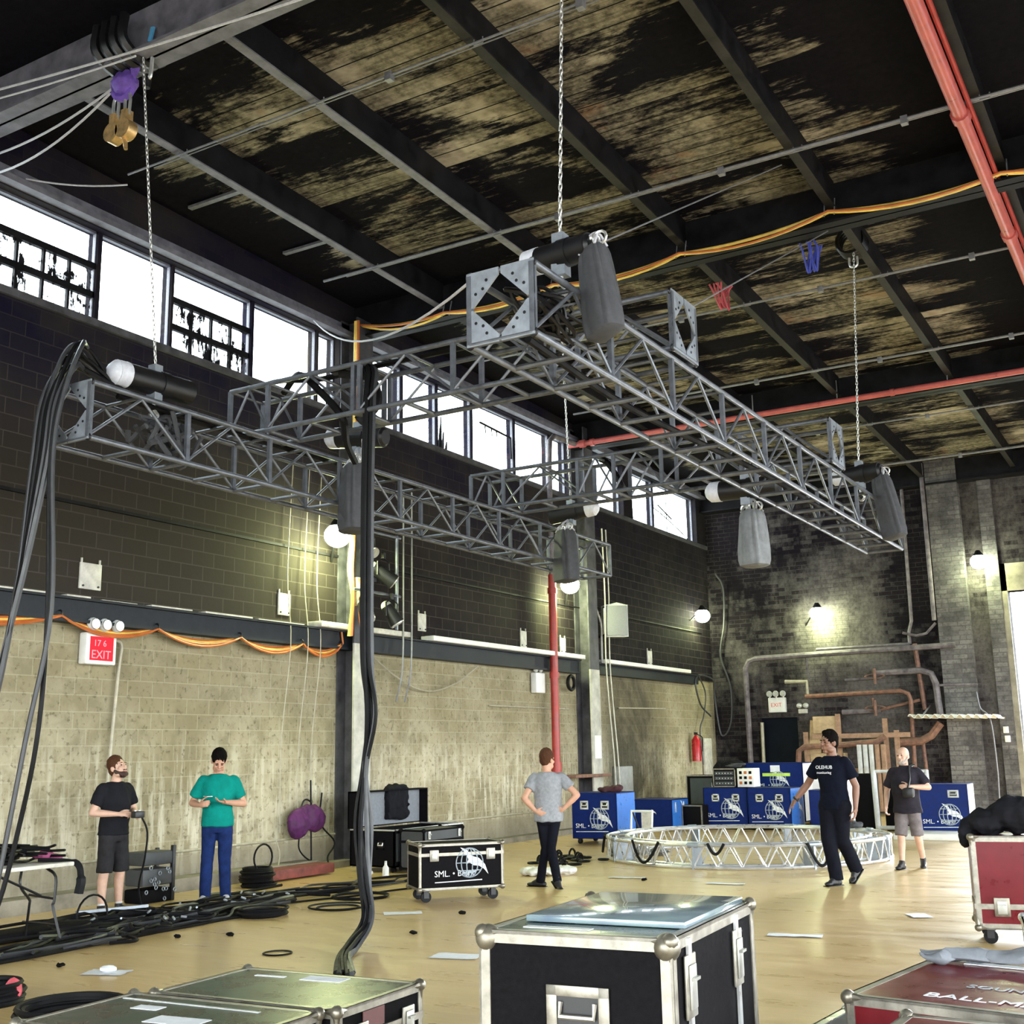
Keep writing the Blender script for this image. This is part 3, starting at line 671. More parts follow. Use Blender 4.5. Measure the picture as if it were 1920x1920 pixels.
# loudspeaker on the second column bracket
r = thing('loudspeaker', 'grey loudspeaker angled on a bracket right of the second column', 'speaker', (-11.82, 24.5, 4.66), 40)
cab = [(-.2, .18), (.2, .18), (.27, -.12), (-.27, -.12)]
obj('cabinet', MB().prism(cab, .74, Matrix.Translation((0, 0, -.37))), M['whitegrey'], r)
obj('grille', MB().bbox((-.25, -.16, -.35), (.25, -.118, .35), .018), M['speaker'], r)
obj('side_cap', MB().bbox((-.31, -.10, -.30), (-.235, .14, .30), .02), M['white'], r)
obj('bracket', MB().tube([(-.3, .1, -.3), (-.3, .05, .35), (.05, .05, .42), (.3, .05, .36)], .028, 6), M['whitegrey'], r)
obj('mount', MB().tube([(-.25, .1, -.3), (-.3, .5, -.35)], .03, 6), M['black'], r)
# hanging cords beside the speaker and along the wall
def cord(pts, r, mat, label, cat='cord', group=None, name='wall_cable', n=5): return solo(name, MB().tube(spline(pts, 6), r, n), mat, label, cat, pts[0], group)
for dy, lab in ((-.85, 'left of two pale cords hanging from the far truss past the loudspeaker'), (-.65, 'right of two pale cords hanging from the far truss past the loudspeaker')):
    cord([(-11.9, 24.95+dy, 6.8), (-11.9, 25.0+dy, 5.2), (-11.95, 25.05+dy, 3.6), (-11.95, 25.3+dy, 1.6), (-11.95, 25.35+dy, .9)], .018, M['cream'], lab)
solo('wall_box', MB().bbox((-12.29, 25.05, .55), (-12.1, 25.75, 1.35), .02), pmat('grey_wall_box', (.33,.34,.32), .6), 'grey metal box on the wall above the first blue case', 'box', (-12.2, 25.4, .95))
cord([(-12.15, 24.05, 6.2), (-12.15, 24.05, 5.2), (-12.05, 24.2, 4.6), (-12.1, 24.3, 4.2), (-12.1, 24.3, 3.7)], .03, M['cream'], 'grey drop cord with plugs between the second column and the loudspeaker')
for y, lab in ((13.75, 'leftmost of the thin cords hanging down the wall left of the first column'), (14.15, 'middle thin cord hanging down the wall left of the first column'), (14.45, 'thin cord hanging down the wall nearest the first column')):
    cord([(-12.22, y, 6.3), (-12.2, y-.1, 4.5), (-12.05, y-.16, 3.4), (-12.22, y-.14, 1.9), (-12.22, y-.12, .6)], .008, M['conduit'], lab)
for y, lab in ((16.35, 'left of two grey cords hanging right of the stage lights'), (16.6, 'right of two grey cords hanging right of the stage lights')):
    cord([(-11.95, y, 6.3), (-11.95, y, 4.6), (-11.95, y-.02, 3.2), (-12.1, y, 2.6)], .016, M['wire'], lab)
cord([(-12.2, 15.6, 3.45), (-12.15, 16.5, 3.0), (-12.15, 17.4, 2.82), (-12.15, 18.3, 3.0), (-12.2, 19.1, 3.35)], .014, M['conduit'], 'thin dark cord drooping under the ledge right of the first column')
cord([(-11.9, 31.3, 6.6), (-11.75, 31.45, 6.2), (-11.8, 31.5, 5.2), (-11.95, 31.5, 4.3), (-11.7, 31.5, 3.4), (-11.75, 31.5, 2.4), (-12.05, 31.5, 2.1), (-12.15, 31.4, 3.2), (-12.1, 31.2, 3.6), (-12.15, 30.4, 3.7), (-12.1, 29.9, 3.5), (-12.1, 30.2, 2.9), (-12.1, 30.9, 2.6)], .026, M['cable_grey'], 'long grey cable looping down the dark corner of the hall', 'cable')
cord([(-12.1, 30.2, 3.65), (-12.1, 30.6, 3.2), (-12.1, 30.4, 2.6), (-12.15, 30.2, 2.2), (-12.15, 30.3, 1.3)], .02, M['cable_grey'], 'short grey cable hanging at the end of the ledge beside the fire extinguisher', 'cable')
solo('hose_reel', MB().torus((-12.1, 22.75, 3.18), .15, .04, 'X', 18, 6), M['rubber'], 'black coil hung under the ledge right of the red upright pipe', 'coil', (-12.1, 22.75, 3.18))
solo('wall_sheet', MB().box2((WX+.375, 23.45, 1.55), (WX+.385, 23.75, 2.05)), M['white'], 'white sheet stuck on the second column', 'paper', (WX+.38, 23.6, 1.8))
r = thing('fire_extinguisher', 'red fire extinguisher on the wall near the dark corner', 'extinguisher', (-12.1, 29.75, 1.7))
obj('cylinder', MB().loft([((0,0,-.3), .12, .12), ((0,0,.24), .12, .12), ((0,0,.32), .07, .07), ((0,0,.38), .03, .03)], 14), M['extred'], r)
obj('valve', MB().box((0, 0, .42), (.05, .14, .07)), M['black'], r); obj('hose', MB().tube(spline([(.05, 0, .4), (.14, .1, .3), (.13, .08, -.05)]), .014, 5), M['rubber'], r)
solo('wall_panel', MB().bbox((-12.28, 30.6, .8), (-12.2, 31.15, 2.0), .02), M['cream'], 'tall cream panel on the wall between the extinguisher and the corner', 'panel', (-12.2, 30.9, 1.4))
solo('red_shelf', MB().bbox((-12.28, 22.2, 1.16), (-11.75, 23.9, 1.22), .01), M['rust'], 'narrow red shelf on the wall right of the man in grey', 'shelf', (-12, 23, 1.2))

# back wall pipework
def bp(name, pts, r, mat, label, d=.12, g='pipes on the back wall', k=0):
    P = [(x, WY-d, z) for x, z in pts]; return pipe(name, P, r, mat, label, 'pipe', g, 8)
bp('wall_pipe', [(-11.2, .9), (-11.2, 3.9), (-11.1, 4.08), (-10.9, 4.14), (-9.6, 4.16), (-5.6, 4.2)], .075, M['greypipe'], 'dark pipe bending over the back door and along the wall at lamp height', .3)
bp('wall_pipe', [(-9.2, 4.30), (-6.75, 4.30)], .04, M['greypipe'], 'thinner pipe just above the long horizontal back wall pipe', .22)
bp('wall_pipe', [(-11.28, 1.1), (-11.28, 3.9)], .04, M['greypipe'], 'thin upright pipe beside the dark pipe left of the back door', .15)
bp('wall_pipe', [(-10.9, .9), (-10.88, 2.4)], .05, M['conduit'], 'pale worn upright pipe at the left jamb of the back door', .12)
bp('wall_pipe', [(-6.04, 9.0), (-6.04, 4.85)], .055, M['greypipe'], 'tall dark pipe running up left of the limewashed pier', .4)
bp('wall_pipe', [(-6.62, 9.0), (-6.66, 4.9), (-6.75, 4.6), (-6.75, 4.3)], .045, M['greypipe'], 'tall dark pipe second from the limewashed pier', .15)
bp('wall_pipe', [(-6.05, 4.8), (-6.3, 4.55), (-6.55, 4.5), (-6.9, 4.6)], .035, M['greypipe'], 'small crooked pipe joining the two tall dark pipes', .2)
bp('wall_pipe', [(-7.68, 3.58), (-6.5, 3.6), (-6.25, 3.5), (-6.16, 3.25), (-6.12, 2.45)], .085, M['greypipe'], 'thick grey pipe bending down above the corrugated sheet', .3)
bp('wall_pipe', [(-6.62, 4.3), (-6.55, 3.3), (-6.5, 2.6)], .06, M['rust'], 'rusty upright pipe crossing behind the thick grey bend', .2)
bp('wall_pipe', [(-9.55, 3.05), (-7.05, 3.1), (-6.85, 3.02), (-6.8, 2.85), (-6.85, .9)], .055, M['rust'], 'rusty horizontal pipe turning down beside the timber crates', .35)
bp('wall_pipe', [(-9.5, 3.05), (-9.5, 3.45), (-10.1, 3.47)], .05, M['conduit'], 'short pale pipe stepping up left of the rusty horizontal pipe', .3)
bp('wall_pipe', [(-9.5, 4.2), (-9.5, 3.85), (-9.45, 3.5)], .03, M['greypipe'], 'thin drop pipe from the long horizontal pipe', .2)
bp('wall_pipe', [(-8.6, 2.6), (-7.6, 2.62)], .07, M['greypipe'], 'short horizontal pipe with a valve behind the timber crates', .3)
bp('wall_pipe', [(-8.5, 3.45), (-7.55, 3.47)], .035, M['greypipe'], 'thin horizontal pipe under the lamp lit wall', .18)
bp('wall_pipe', [(-7.8, 2.95), (-7.8, 2.6), (-6.6, 2.85)], .04, M['rust'], 'small rusty pipe elbow above the timber crates', .24)
bp('wall_pipe', [(-9.7, 1.15), (-9.65, 1.62), (-9.5, 1.72), (-8.4, 1.76), (-7.6, 1.82), (-7.4, 1.95)], .075, M['rust'], 'brown pipe crossing low behind the man in navy', .9)
bp('wall_pipe', [(-7.25, 1.78), (-6.6, 1.82), (-6.35, 1.95), (-6.1, 2.25)], .10, M['rust'], 'fat brown pipe with an elbow behind the bald man', .45)
bp('wall_pipe', [(-6.6, 1.8), (-6.55, .4)], .045, M['rust'], 'thin rusty upright pipe behind the bald man', .3)
for i, (x, z, lab) in enumerate(((-7.7, 2.68, 'round rusty hand wheel valve above the crates'), (-7.65, 3.5, 'round hand wheel valve above the rusty horizontal pipe'))):
    solo('hand_wheel', MB().torus((x, WY-.42, z), .24, .035, 'Y', 18, 6, .25).cyl((x, WY-.42, z-.2), (x, WY-.42, z+.2), .04), M['rust'], lab, 'valve', (x, WY-.4, z))
mb = MB(); N = 60
for s in (0, 1): mb.v += [V((-6.75+2.15*i/N, WY-1.1+s*.9, 2.42+.045*math.sin(i*2*PI/5.5)-.06*i/N)) for i in range(N+1)]
mb.f += [(i, i+1, N+2+i, N+1+i) for i in range(N)]; b = len(mb.v); mb.v += [p+V((0, 0, .02)) for p in mb.v[:b]]; mb.f += [(N+1+i+b, N+2+i+b, i+1+b, i+b) for i in range(N)]
mb.f += [(i+1, i, i+b, i+1+b) for i in range(N)]
solo('corrugated_sheet', mb, M['white'], 'white corrugated sheet sticking out from the back wall at head height', 'sheet', (-5.7, WY-.6, 2.4))
pipe('sheet_support', [(-6.4, WY-.05, 2.7), (-6.4, WY-.9, 2.48)], .02, M['wire'], 'thin stay under the corrugated sheet', 'bracket')
for x, z, lab in ((-4.6, 1.83, 'small white switch box low on the wall beside the bright opening'), (-4.62, 2.05, 'upper small white switch box beside the bright opening')):
    solo('switch_box', MB().bbox((x-.06, WY-.2, z-.08), (x+.06, WY-.1, z+.08), .01), M['white'], lab, 'switch', (x, WY-.15, z))
cord([(-5.2, WY-.3, 3.0), (-5.15, WY-.25, 2.6), (-4.95, WY-.2, 2.3), (-4.9, WY-.2, 1.2), (-4.92, WY-.2, .4)], .02, M['wire'], 'thin wire running down the right edge of the limewashed pier')
solo('conduit_strap', MB().cyl((-6.1, WY-.33, 3.2), (-5.15, WY-.33, 3.18), .03), M['greypipe'], 'dark strap across the limewashed pier above head height', 'strap', (-5.6, WY-.3, 3.2))
# timber crates and frames against the back wall
r = thing('timber_rack', 'timber rack of posts and rails behind the man in navy', 'rack', (-8.8, WY-.7, 0))
for x, z0, z1 in ((-9.5, 0, 2.1), (-8.62, 0, 2.55), (-7.42, .2, 2.4), (-7.15, 0, 2.1)): wpart('post', MB().box((x, WY-.7, (z0+z1)/2), (.11, .1, z1-z0)), M['wood'], r)
for z, x0, x1 in ((1.98, -9.3, -6.8), (1.1, -9.5, -7.1)): wpart('rail', MB().box(((x0+x1)/2, WY-.78, z), (x1-x0, .06, .12)), M['wood'], r)
for x, w, z0, z1, d, lab in ((-8.98, .62, 2.06, 2.5, .6, 'plywood box standing on the timber rack above the man in navy'), (-9.0, .9, .8, 1.55, .5, 'plywood sheet leaning low on the timber rack behind the man in navy')):
    solo('plywood_box', MB().bbox((x-w/2, WY-d-.1, z0), (x+w/2, WY-.25, z1), .01), M['ply'], lab, 'box', (x, WY-d, z0))
solo('plywood_sheet', MB().box((-9.3, WY-.5, 1.95), (.32, .04, .9), rot('Y', 6)), M['ply'], 'brown plywood offcut beside the back door', 'board', (-9.3, WY-.5, 1.5))
r = thing('radiator', 'pale ribbed metal panel standing between the navy and bald men', 'panel', (-7.75, WY-1.1, 0))
for i in range(5): obj('fin', MB().bbox((-.32+.15*i, -.05, .1), (-.21+.15*i, .05, 1.75), .01), M['whitegrey'] if i < 3 else M['wood'], r)
# ------------------------------------------------------------------ box trusses
S_ = .52
def truss(label, loc, rz, L, posts, plates=(0, 1), bays=None):
    """box truss along local x, width along y, height along z, all in its own frame"""
    r = thing('box_truss', label, 'truss', loc, rz, 'black box trusses of the hanging rig'); s = S_; mt = M['truss']
    ch = None
    for y in (0, s):
        for z in (0, s):
            if ch is None: ch = obj('chord', MB().cyl((0, 0, 0), (L, 0, 0), .027, .027, 10), mt, r)
            else: inst(ch, r, (0, y, z))
    po = dg = ru = rb = None
    for i, x in enumerate(posts):
        for y in (0, s):
            if po is None: po = obj('post', MB().box((0, 0, s/2), (.045, .04, s)), mt, r); po.location = (x, y, 0)
            else: inst(po, r, (x, y, 0))
    def run(zs, xs, rr):
        first = None
        for z in zs:
            for x in xs:
                if first is None: first = obj('rung', MB().cyl((0, 0, 0), (0, s, 0), rr, rr, 8), mt, r); first.location = (x, 0, z)
                else: inst(first, r, (x, 0, z))
    mids = [(a+b)/2 for a, b in zip(posts, posts[1:])]
    run((0,), sorted(posts+mids), .024); run((s,), sorted(posts+mids), .018)
    for a, b in zip(posts, posts[1:]):
        m = (a+b)/2; h = m-a
        if h < .1: continue
        for y in (0, s):
            for sg, x0 in ((1, a), (-1, b)):
                nm = 'diagonal'; mb = MB().cyl((0, 0, .02), (sg*h, 0, s-.02), .015, .015, 6)
                o = obj(nm, mb, mt, r); o.location = (x0, y, 0)
    for e in plates:                      # perforated gusset plates of the end frame
        x = 0 if e == 0 else L
        for cy, cz, sy, sz in ((0,0,1,1), (s,0,-1,1), (0,s,1,-1), (s,s,-1,-1)):
            poly = [(-.02, -.02), (.25, -.02), (.25, .035), (.035, .25), (-.02, .25)]
            mb = MB(); pts = [(sy*a, sz*b) for a, b in poly]
            if sy*sz < 0: pts = pts[::-1]
            mb.prism(pts, .014, Matrix(((0,0,1,0), (1,0,0,0), (0,1,0,0), (0,0,0,1))))
            g = obj('gusset_plate', mb, M['plate'], r); g.location = (x-(.02 if e == 0 else -.006), cy, cz)
            mb = MB()
            for a, b in ((.06, .15), (.15, .06), (.12, .12)): mb.cyl((-.004, sy*a, sz*b), (.018, sy*a, sz*b), .012, .012, 8)
            obj('bolt_hole', mb, M['black'], g)
        for cy in (0, s):
            for cz in (0, s): obj('chord_end', MB().torus((x, cy, cz), .026, .012, 'X', 14, 6), M['black'], r)
    return r
ZA, ZC = 4.57, 5.15
def stations(L, n, extra=()): return sorted([L*i/n for i in range(n+1)]+list(extra))
# left and right trusses run away from the camera; the two cross trusses lie on them
truss('long box truss on the left, nearest the windows, with cables draped over its end', (-8.46, 6.78, ZA), 90, 10.62, stations(10.62, 9), (0,))
truss('long box truss on the right with steel gusset plates on its near end', (-3.77, 6.68, ZA), 90, 10.96, stations(10.96, 9), (0,))
truss('nearer cross truss resting on the two long trusses', (-8.97, 9.05, ZC), 0, 5.25, [0, .55, 1.72, 1.80, 2.95, 4.05, 5.25], (1,))
truss('farther cross truss resting on the two long trusses in front of the windows', (-8.97, 13.93, ZC), 0, 5.25, [0, .55, 1.75, 2.3, 3.0, 4.1, 5.25], (1,))

# ------------------------------------------------------------------ chain hoists
def chain_mb(p0, p1, pitch=.05, w=.0125, th=.0065):
    mb = MB(); p0, p1 = V(p0), V(p1); d = p1-p0; n = int(d.length/pitch); u, ww = mb.frame_of(d.normalized())
    for i in range(n):
        c = p0+d*((i+.5)/n); a, b = (u, ww) if i % 2 else (ww, u); t = d.normalized(); pts = []
        for k in range(8):
            an = 2*PI*k/8; pts.append(c+a*math.cos(an)*w+t*math.sin(an)*(pitch*.66))
        mb.tube(pts, th, 4, True)
    return mb
def bag_mb(w, d, h, seed, folds=8):
    """hanging cloth bag: pleated, gathered at the mouth, fuller low down"""
    mb = MB(); rings = []; n = 48; vs = []; zs = [0, -.05, -.12, -.25, -.45, -.7, -.88, -.97, -1.]
    ws = [.6, .72, .80, .86, .93, 1.0, 1.03, .98, .7]
    for z, k in zip(zs, ws):
        for i in range(n):
            a = 2*PI*i/n; f = 1+.20*(abs(math.sin(a*folds*.5+seed+z*.8))-.6)*(1-.35*abs(z))*(1 if -.95 < z < -.02 else .2)+.04*noise.noise(V((math.cos(a)*2, math.sin(a)*2, z*3+seed)))
            cx = abs(math.cos(a))**.6*(1 if math.cos(a) > 0 else -1); cy = abs(math.sin(a))**.6*(1 if math.sin(a) > 0 else -1)
            vs.append((cx*w/2*k*f, cy*d/2*k*f, z*h))
    N = len(zs); mb.add(vs, [(j*n+i, (j+1)*n+i, (j+1)*n+(i+1) % n, j*n+(i+1) % n) for j in range(N-1) for i in range(n)]+[tuple(range(n)), tuple((N-1)*n+i for i in range(n-1, -1, -1))])
    return mb
def hoist(label, loc, axis, L, bag, top=None, cap=-1, bagmat='bag', slack=None, rr=.125):
    r = thing('chain_hoist', label, 'hoist', loc, 0, 'electric chain hoists of the rig'); d = V(axis).normalized()
    obj('motor_body', MB().cyl(-d*L/2, d*L/2, rr, rr, 20).cyl(d*(L*.1-.05), d*(L*.1+.05), rr*1.08, rr*1.08, 20).cyl(d*L/2, d*(L/2+.03), rr*.9, rr*.7, 20), M['black'], r)
    e = d*cap*L/2; obj('end_cap', MB().ell(e, (rr*1.02,)*3, None, 18, 10).cyl(e-d*cap*.08, e+d*cap*.05, rr*1.04, rr*1.0, 20), M['capwhite'], r)
    up = V((0, 0, 1))
    obj('chain_guide', MB().box(up*(rr+.02), (.1, .1, .08)), M['plate'], r); obj('hook_block', MB().box(-up*(rr+.03), (.12, .1, .1)), M['plate'], r)
    obj('hook', MB().tube(spline([-up*(rr+.06), -up*(rr+.14), -up*(rr+.2)+d*.05, -up*(rr+.25), -up*(rr+.2)-d*.05]), .018, 6), M['alu'], r)
    if top: obj('load_chain', chain_mb(up*(rr+.04), V(top)-V(loc)), M['chain'], r)
    if slack: obj('slack_chain', chain_mb(V(slack[0])-V(loc), V(slack[1])-V(loc)), M['chain'], r)
    if bag:
        (bx, by, bz), bw, bd, bh, tilt, rzz = bag; R = rot('Z', rzz) @ rot('Y', tilt); p = V((bx, by, bz))-V(loc)
        b = obj('chain_bag', bag_mb(bw, bd, bh, bx*3).xf(Matrix.Translation(p) @ R.to_4x4()), M[bagmat], r)
        mb = MB()
        for sx in (-1, 1):
            for sy in (-1, 1): mb.tube(spline([p+R @ V((sx*bw*.3, sy*bd*.3, -.02)), p+R @ V((sx*bw*.2, 0, .10)), p*.55+V((0, 0, rr*.3))], 5), .012, 5)
        obj('bag_strap', mb, M['rope'] if bagmat == 'bag' else M['alu'], b)
        mb = MB()
        for k in range(5):
            a = p+R @ V((-bw*.3+bw*.15*k, 0, .0)); mb.torus(a+V((0, 0, .04)), .05, .012, 'X' if k % 2 else 'Y', 10, 5)
        obj('chain_heap', mb, M['chain'], b)
    return r
hoist('chain hoist with long canvas bag on the near end of the right truss', (-3.98, 7.5, 5.50), (1, -.15, -.04), .56, ((-3.66, 7.42, 5.44), .32, .20, .74, -9, -25), (-3.86, 7.52, 9.3), -1, 'bag', None, .105)
hoist('chain hoist and bag at the far end of the right truss', (-3.95, 16.2, 5.45), (1, -.2, 0), .6, ((-3.66, 16.15, 5.38), .32, .24, .92, -10, -20), (-3.9, 16.7, 8.95), -1, 'bag')
hoist('chain hoist lying along the near end of the left truss', (-8.72, 7.75, 5.38), (.05, 1, .02), .86, None, (-8.98, 7.62, 9.0), -1)
hoist('chain hoist with dark bag where the left and nearer cross trusses meet', (-8.42, 10.62, 5.42), (1, .05, -.12), .72, ((-8.22, 10.3, 5.0), .44, .3, .80, 0, -30), None, -1, 'bag', ((-8.15, 10.35, 5.3), (-8.15, 10.35, 4.25)))
hoist('chain hoist with pale cap at the far end of the left truss above the lamp', (-8.22, 15.6, 5.32), (1, .1, .1), .68, ((-8.25, 15.45, 5.02), .44, .3, .8, 0, -30), (-8.32, 15.62, 8.9), 1, 'bag')
hoist('chain hoist with pleated grey bag under the far cross truss', (-4.68, 13.5, 4.84), (1, .0, -.02), .8, ((-4.62, 13.5, 4.56), .34, .3, .70, 0, -20), None, -1, 'baggrey')

# multicables on the rig: loom over the near end of the left truss, falling to the floor off to the left
rnd = random.Random(11)
for i in range(9):
    j = lambda a: (rnd.random()-.5)*a
    x0 = -8.9+i*.035
    pts = [(-8.78+j(.2), 8.2+j(.2), 5.14), (-8.8+j(.15), 7.5, 5.16+j(.03)), (-8.82+j(.1), 7.0, 5.32+.10*(i % 3)), (x0+.05, 6.74, 5.26+.09*(i % 3)), (x0, 6.60, 4.9), (x0-.02, 6.56, 4.3)]
    if i < 7: pts += [(x0-.08-.03*i, 6.52, 3.1), (x0-.28-.05*i, 6.45, 1.9), (x0-.75-.06*i, 6.3, .9), (x0-1.2-.1*i, 6.0, .05)]
    elif i == 7: pts += [(x0+.02, 6.6, 3.0), (x0, 6.6, 2.0), (-8.82, 6.6, 1.2), (-8.95, 6.5, .45), (-9.0, 6.2, .06), (-8.75, 5.7, .02), (-8.2, 5.3, .02)]
    else: pts += [(x0+.06, 6.58, 3.0), (x0-.06, 6.5, 1.9), (x0-.2, 6.4, .6), (x0-.25, 6.3, .02), (x0-.5, 5.9, .02)]
    solo('power_cable', MB().tube(spline(pts, 6), .021 if i % 3 else .028, 6), M['rubber'] if i % 2 else M['cable_grey'],
         'black and grey multicore cables looped over the near end of the left truss' if i < 7 else ('single black cable dropping from the left truss in front of the folding table' if i == 7 else 'black cable dropping straight beside the table leg from the left truss'),
         'cable', pts[0], 'cables falling from the near end of the left truss' if i < 7 else None)
# centre bundle dropping from the nearer cross truss to the floor
for i in range(7):
    a = i*2.4; dx, dy = .05*math.cos(a), .05*math.sin(a); w = .05*math.sin(i*1.7)
    pts = [(-7.62+dx, 9.2, 5.68+.03*(i % 3)), (-7.17+dx, 9.2+dy, 5.66), (-7.08+dx, 9.1+dy, 5.3), (-7.08+dx, 9.08+dy, 4.4), (-7.08+dx, 9.08+dy, 3.3), (-7.07+dx, 9.08+dy, 2.6), (-7.02+dx+w, 9.08+dy, 2.1), (-7.09+dx*.4, 9.08, 1.6),
           (-7.11+dx-w, 9.08+dy, 1.1), (-7.06+dx, 9.05+dy, .6), (-6.94+dx, 8.95, .25), (-6.86+dx, 8.65+dy, .06+.02*(i%3)), (-6.65+dx, 8.25+dy, .03+.02*(i%2)), (-6.2+dx*1.5, 7.7+dy*1.5, .025)]
    solo('power_cable', MB().tube(spline(pts, 6), .019 if i % 2 else .024, 6), M['rubber'] if i % 3 else M['cable_grey'], 'cable in the thick bundle hanging from the nearer cross truss to the floor', 'cable', pts[0], 'centre cable bundle')
# looms lying inside and over the trusses
def tcable(pts, r, label): return solo('truss_cable', MB().tube(spline(pts, 6), r, 6), M['rubber'], label, 'cable', pts[0])
tcable([(-8.9, 9.3, 5.75), (-8.5, 9.3, 5.78), (-8.0, 9.35, 5.72), (-7.5, 9.35, 5.72), (-7.0, 9.3, 5.7), (-6, 9.3, 5.69), (-4.6, 9.3, 5.69), (-3.9, 9.4, 5.69)], .03, 'thick black cable lying along the top of the nearer cross truss')
tcable([(-8.6, 9.5, 5.72), (-8.2, 9.3, 5.80), (-7.9, 9.3, 5.55), (-7.6, 9.3, 5.22), (-7.7, 9.5, 5.0), (-7.9, 9.9, 4.9)], .04, 'black cable loop drooping through the nearer cross truss at its left joint')
tcable([(-7.55, 9.2, 5.68), (-7.25, 9.3, 5.6), (-7.15, 9.3, 5.3), (-7.3, 9.2, 5.1)], .06, 'fat dark cable knot at the top of the centre bundle')
tcable([(-8.72, 7.3, 5.13), (-8.72, 9, 5.12), (-8.66, 12, 5.13), (-8.7, 15, 5.13), (-8.6, 17.2, 5.13)], .03, 'black cable lying along the top of the left truss')
tcable([(-4.0, 7.0, 4.66), (-4.1, 9, 4.64), (-3.95, 12, 4.63), (-4.0, 15, 4.64), (-4.0, 17.4, 4.64)], .03, 'black cable lying inside the right truss')
tcable([(-7.0, 14.2, 5.7), (-6.9, 14.25, 5.62), (-6.7, 14.2, 5.3), (-6.75, 14.2, 5.2)], .045, 'dark cable hanging through the farther cross truss')
mess = MB(); rr = random.Random(5)
for k in range(14):
    c = V((-4.05, 7.35, 4.95)); pts = [c+V(((rr.random()-.5)*.36, (rr.random()-.5)*.7, (rr.random()-.5)*.36)) for _ in range(5)]; mess.tube(spline(pts, 5), .012+.008*rr.random(), 5)
solo('chain_tangle', mess, M['black'], 'tangle of dark chain and slings inside the near end of the right truss', 'chain', (-4.05, 7.35, 4.95), None, True, 'stuff')
mess = MB()
for k in range(10):
    c = V((-8.72, 7.9, 4.85)); pts = [c+V(((rr.random()-.5)*.4, (rr.random()-.5)*.7, (rr.random()-.5)*.5)) for _ in range(5)]; mess.tube(spline(pts, 5), .02+.012*rr.random(), 5)
solo('sling_tangle', mess, M['bag'], 'tangle of dark slings and straps inside the near end of the left truss', 'sling', (-8.72, 7.9, 4.85), None, True, 'stuff')
# short pole with white cable ties etc. on the far hoist: odd fittings under the second girder
def spanset(name, label, c, mat, w=.16, h=.26):
    mb = MB(); rr = random.Random(int(c[0]*100)); c = V(c)
    for k in range(5): x = (k-2)*w*.2; j = lambda: (rr.random()-.5)*.12; mb.tube(spline([c+V((x-.05+j(), -.12, h*.9)), c+V((x+j(), -.1, .1)), c+V((x*.6+j(), 0, -h*.6+j())), c+V((x+j(), .1, .1)), c+V((x+.05, .12, h*.9))], 5), .016, 5)
    return solo(name, mb, mat, label, 'sling', c)
spanset('round_sling', 'red sling around a beam above the far cross truss', (-5.9, 16.5, 8.6), M['pinksling'])
spanset('round_sling', 'blue sling under the second girder left of the far chain', (-4.3, 15.9, 8.65), M['bluesling'])
r = thing('beam_sling', 'black basket sling and shackle round the beam holding the far chain', 'sling', (-3.95, 16.85, 8.95))
mb = MB()
for k in range(4): mb.torus((0, -.12+.08*k, .22), .2, .03, 'Y', 16, 5)
obj('sling_loop', mb, M['black'], r); obj('shackle', MB().tube(spline([(-.06, 0, .0), (-.05, 0, -.14), (.05, 0, -.14), (.06, 0, 0)], 4), .018, 6), M['alu'], r)
r = thing('beam_sling', 'black slings wrapped round the left front girder above the gold pulley', 'sling', (-9.25, 7.68, 9.1))
mb = MB()
for k in range(4): mb.tube(spline([(-.26+.14*k, -.24, .35), (-.25+.14*k, -.25, .05), (-.20+.14*k, 0, -.10), (-.19+.14*k, .25, .05), (-.2+.14*k, .24, .35)], 5), .055, 6)
obj('wrap', mb, M['black'], r); obj('shackle', MB().tube(spline([(.22, 0, -.1), (.24, 0, -.3), (.32, 0, -.3), (.34, 0, -.08)], 4), .022, 6), M['alu'], r)
obj('end_stop', MB().cyl((.27, 0, -.28), (.27, 0, -.42), .05, .04, 10), M['black'], r)
r = thing('hanging_pulley', 'gold double pulley hung by chains and a purple sling from the left front girder', 'pulley', (-9.38, 7.68, 8.9))
obj('purple_sling', MB().ell((.06, 0, -.06), (.16, .12, .14)).tube(spline([(-.1, 0, .1), (-.04, -.02, -.18), (.12, 0, -.2), (.22, 0, .12)], 5), .04, 6).jitter(.03, 20), M['purple'], r)
for dx in (-.06, .12):
    h = obj('pulley_block', MB().cyl((dx, -.06, -.62), (dx, .06, -.62), .11, .11, 16).box((dx, 0, -.5), (.08, .10, .2)), M['brass'], r)
    obj('shackle', MB().tube(spline([(dx-.03, 0, -.45), (dx-.04, 0, -.25), (dx, 0, -.18), (dx+.04, 0, -.25), (dx+.03, 0, -.45)], 4), .018, 6), M['alu'], r)
obj('swivel', MB().cyl((.1, 0, -.7), (.13, 0, -.85), .03, .02, 8), M['brass'], r)
# ropes and guy lines
def rope(pts, r, label, mat='rope'): return solo('guy_rope', MB().tube(pts, r, 5), M[mat], label, 'rope', pts[0])
rope(sag((-12.2, 7.2, 9.23), (-5.6, 7.2, 8.40), .06, 14), .014, 'upper white rope crossing the top left corner in front of the girder sling')
rope(sag((-12.2, 7.2, 9.12), (-8.6, 7.2, 8.66), .04, 10), .011, 'lower white rope running close under the upper one in the top left corner')
rope(sag((-9.5, 7.68, 8.85), (-12.22, 8.05, 9.0), .10, 10), .014, 'white rope from the pulley down to the window head, upper of the pair')
rope(sag((-9.55, 7.68, 8.80), (-12.22, 8.15, 8.82), .16, 10), .014, 'white rope from the pulley down to the window head, lower of the pair')
rope(sag((-12.2, 8.6, 8.95), (-11.3, 9.44, 8.98), .05, 6), .012, 'pale rope from the window head to the end of the first roof conduit')
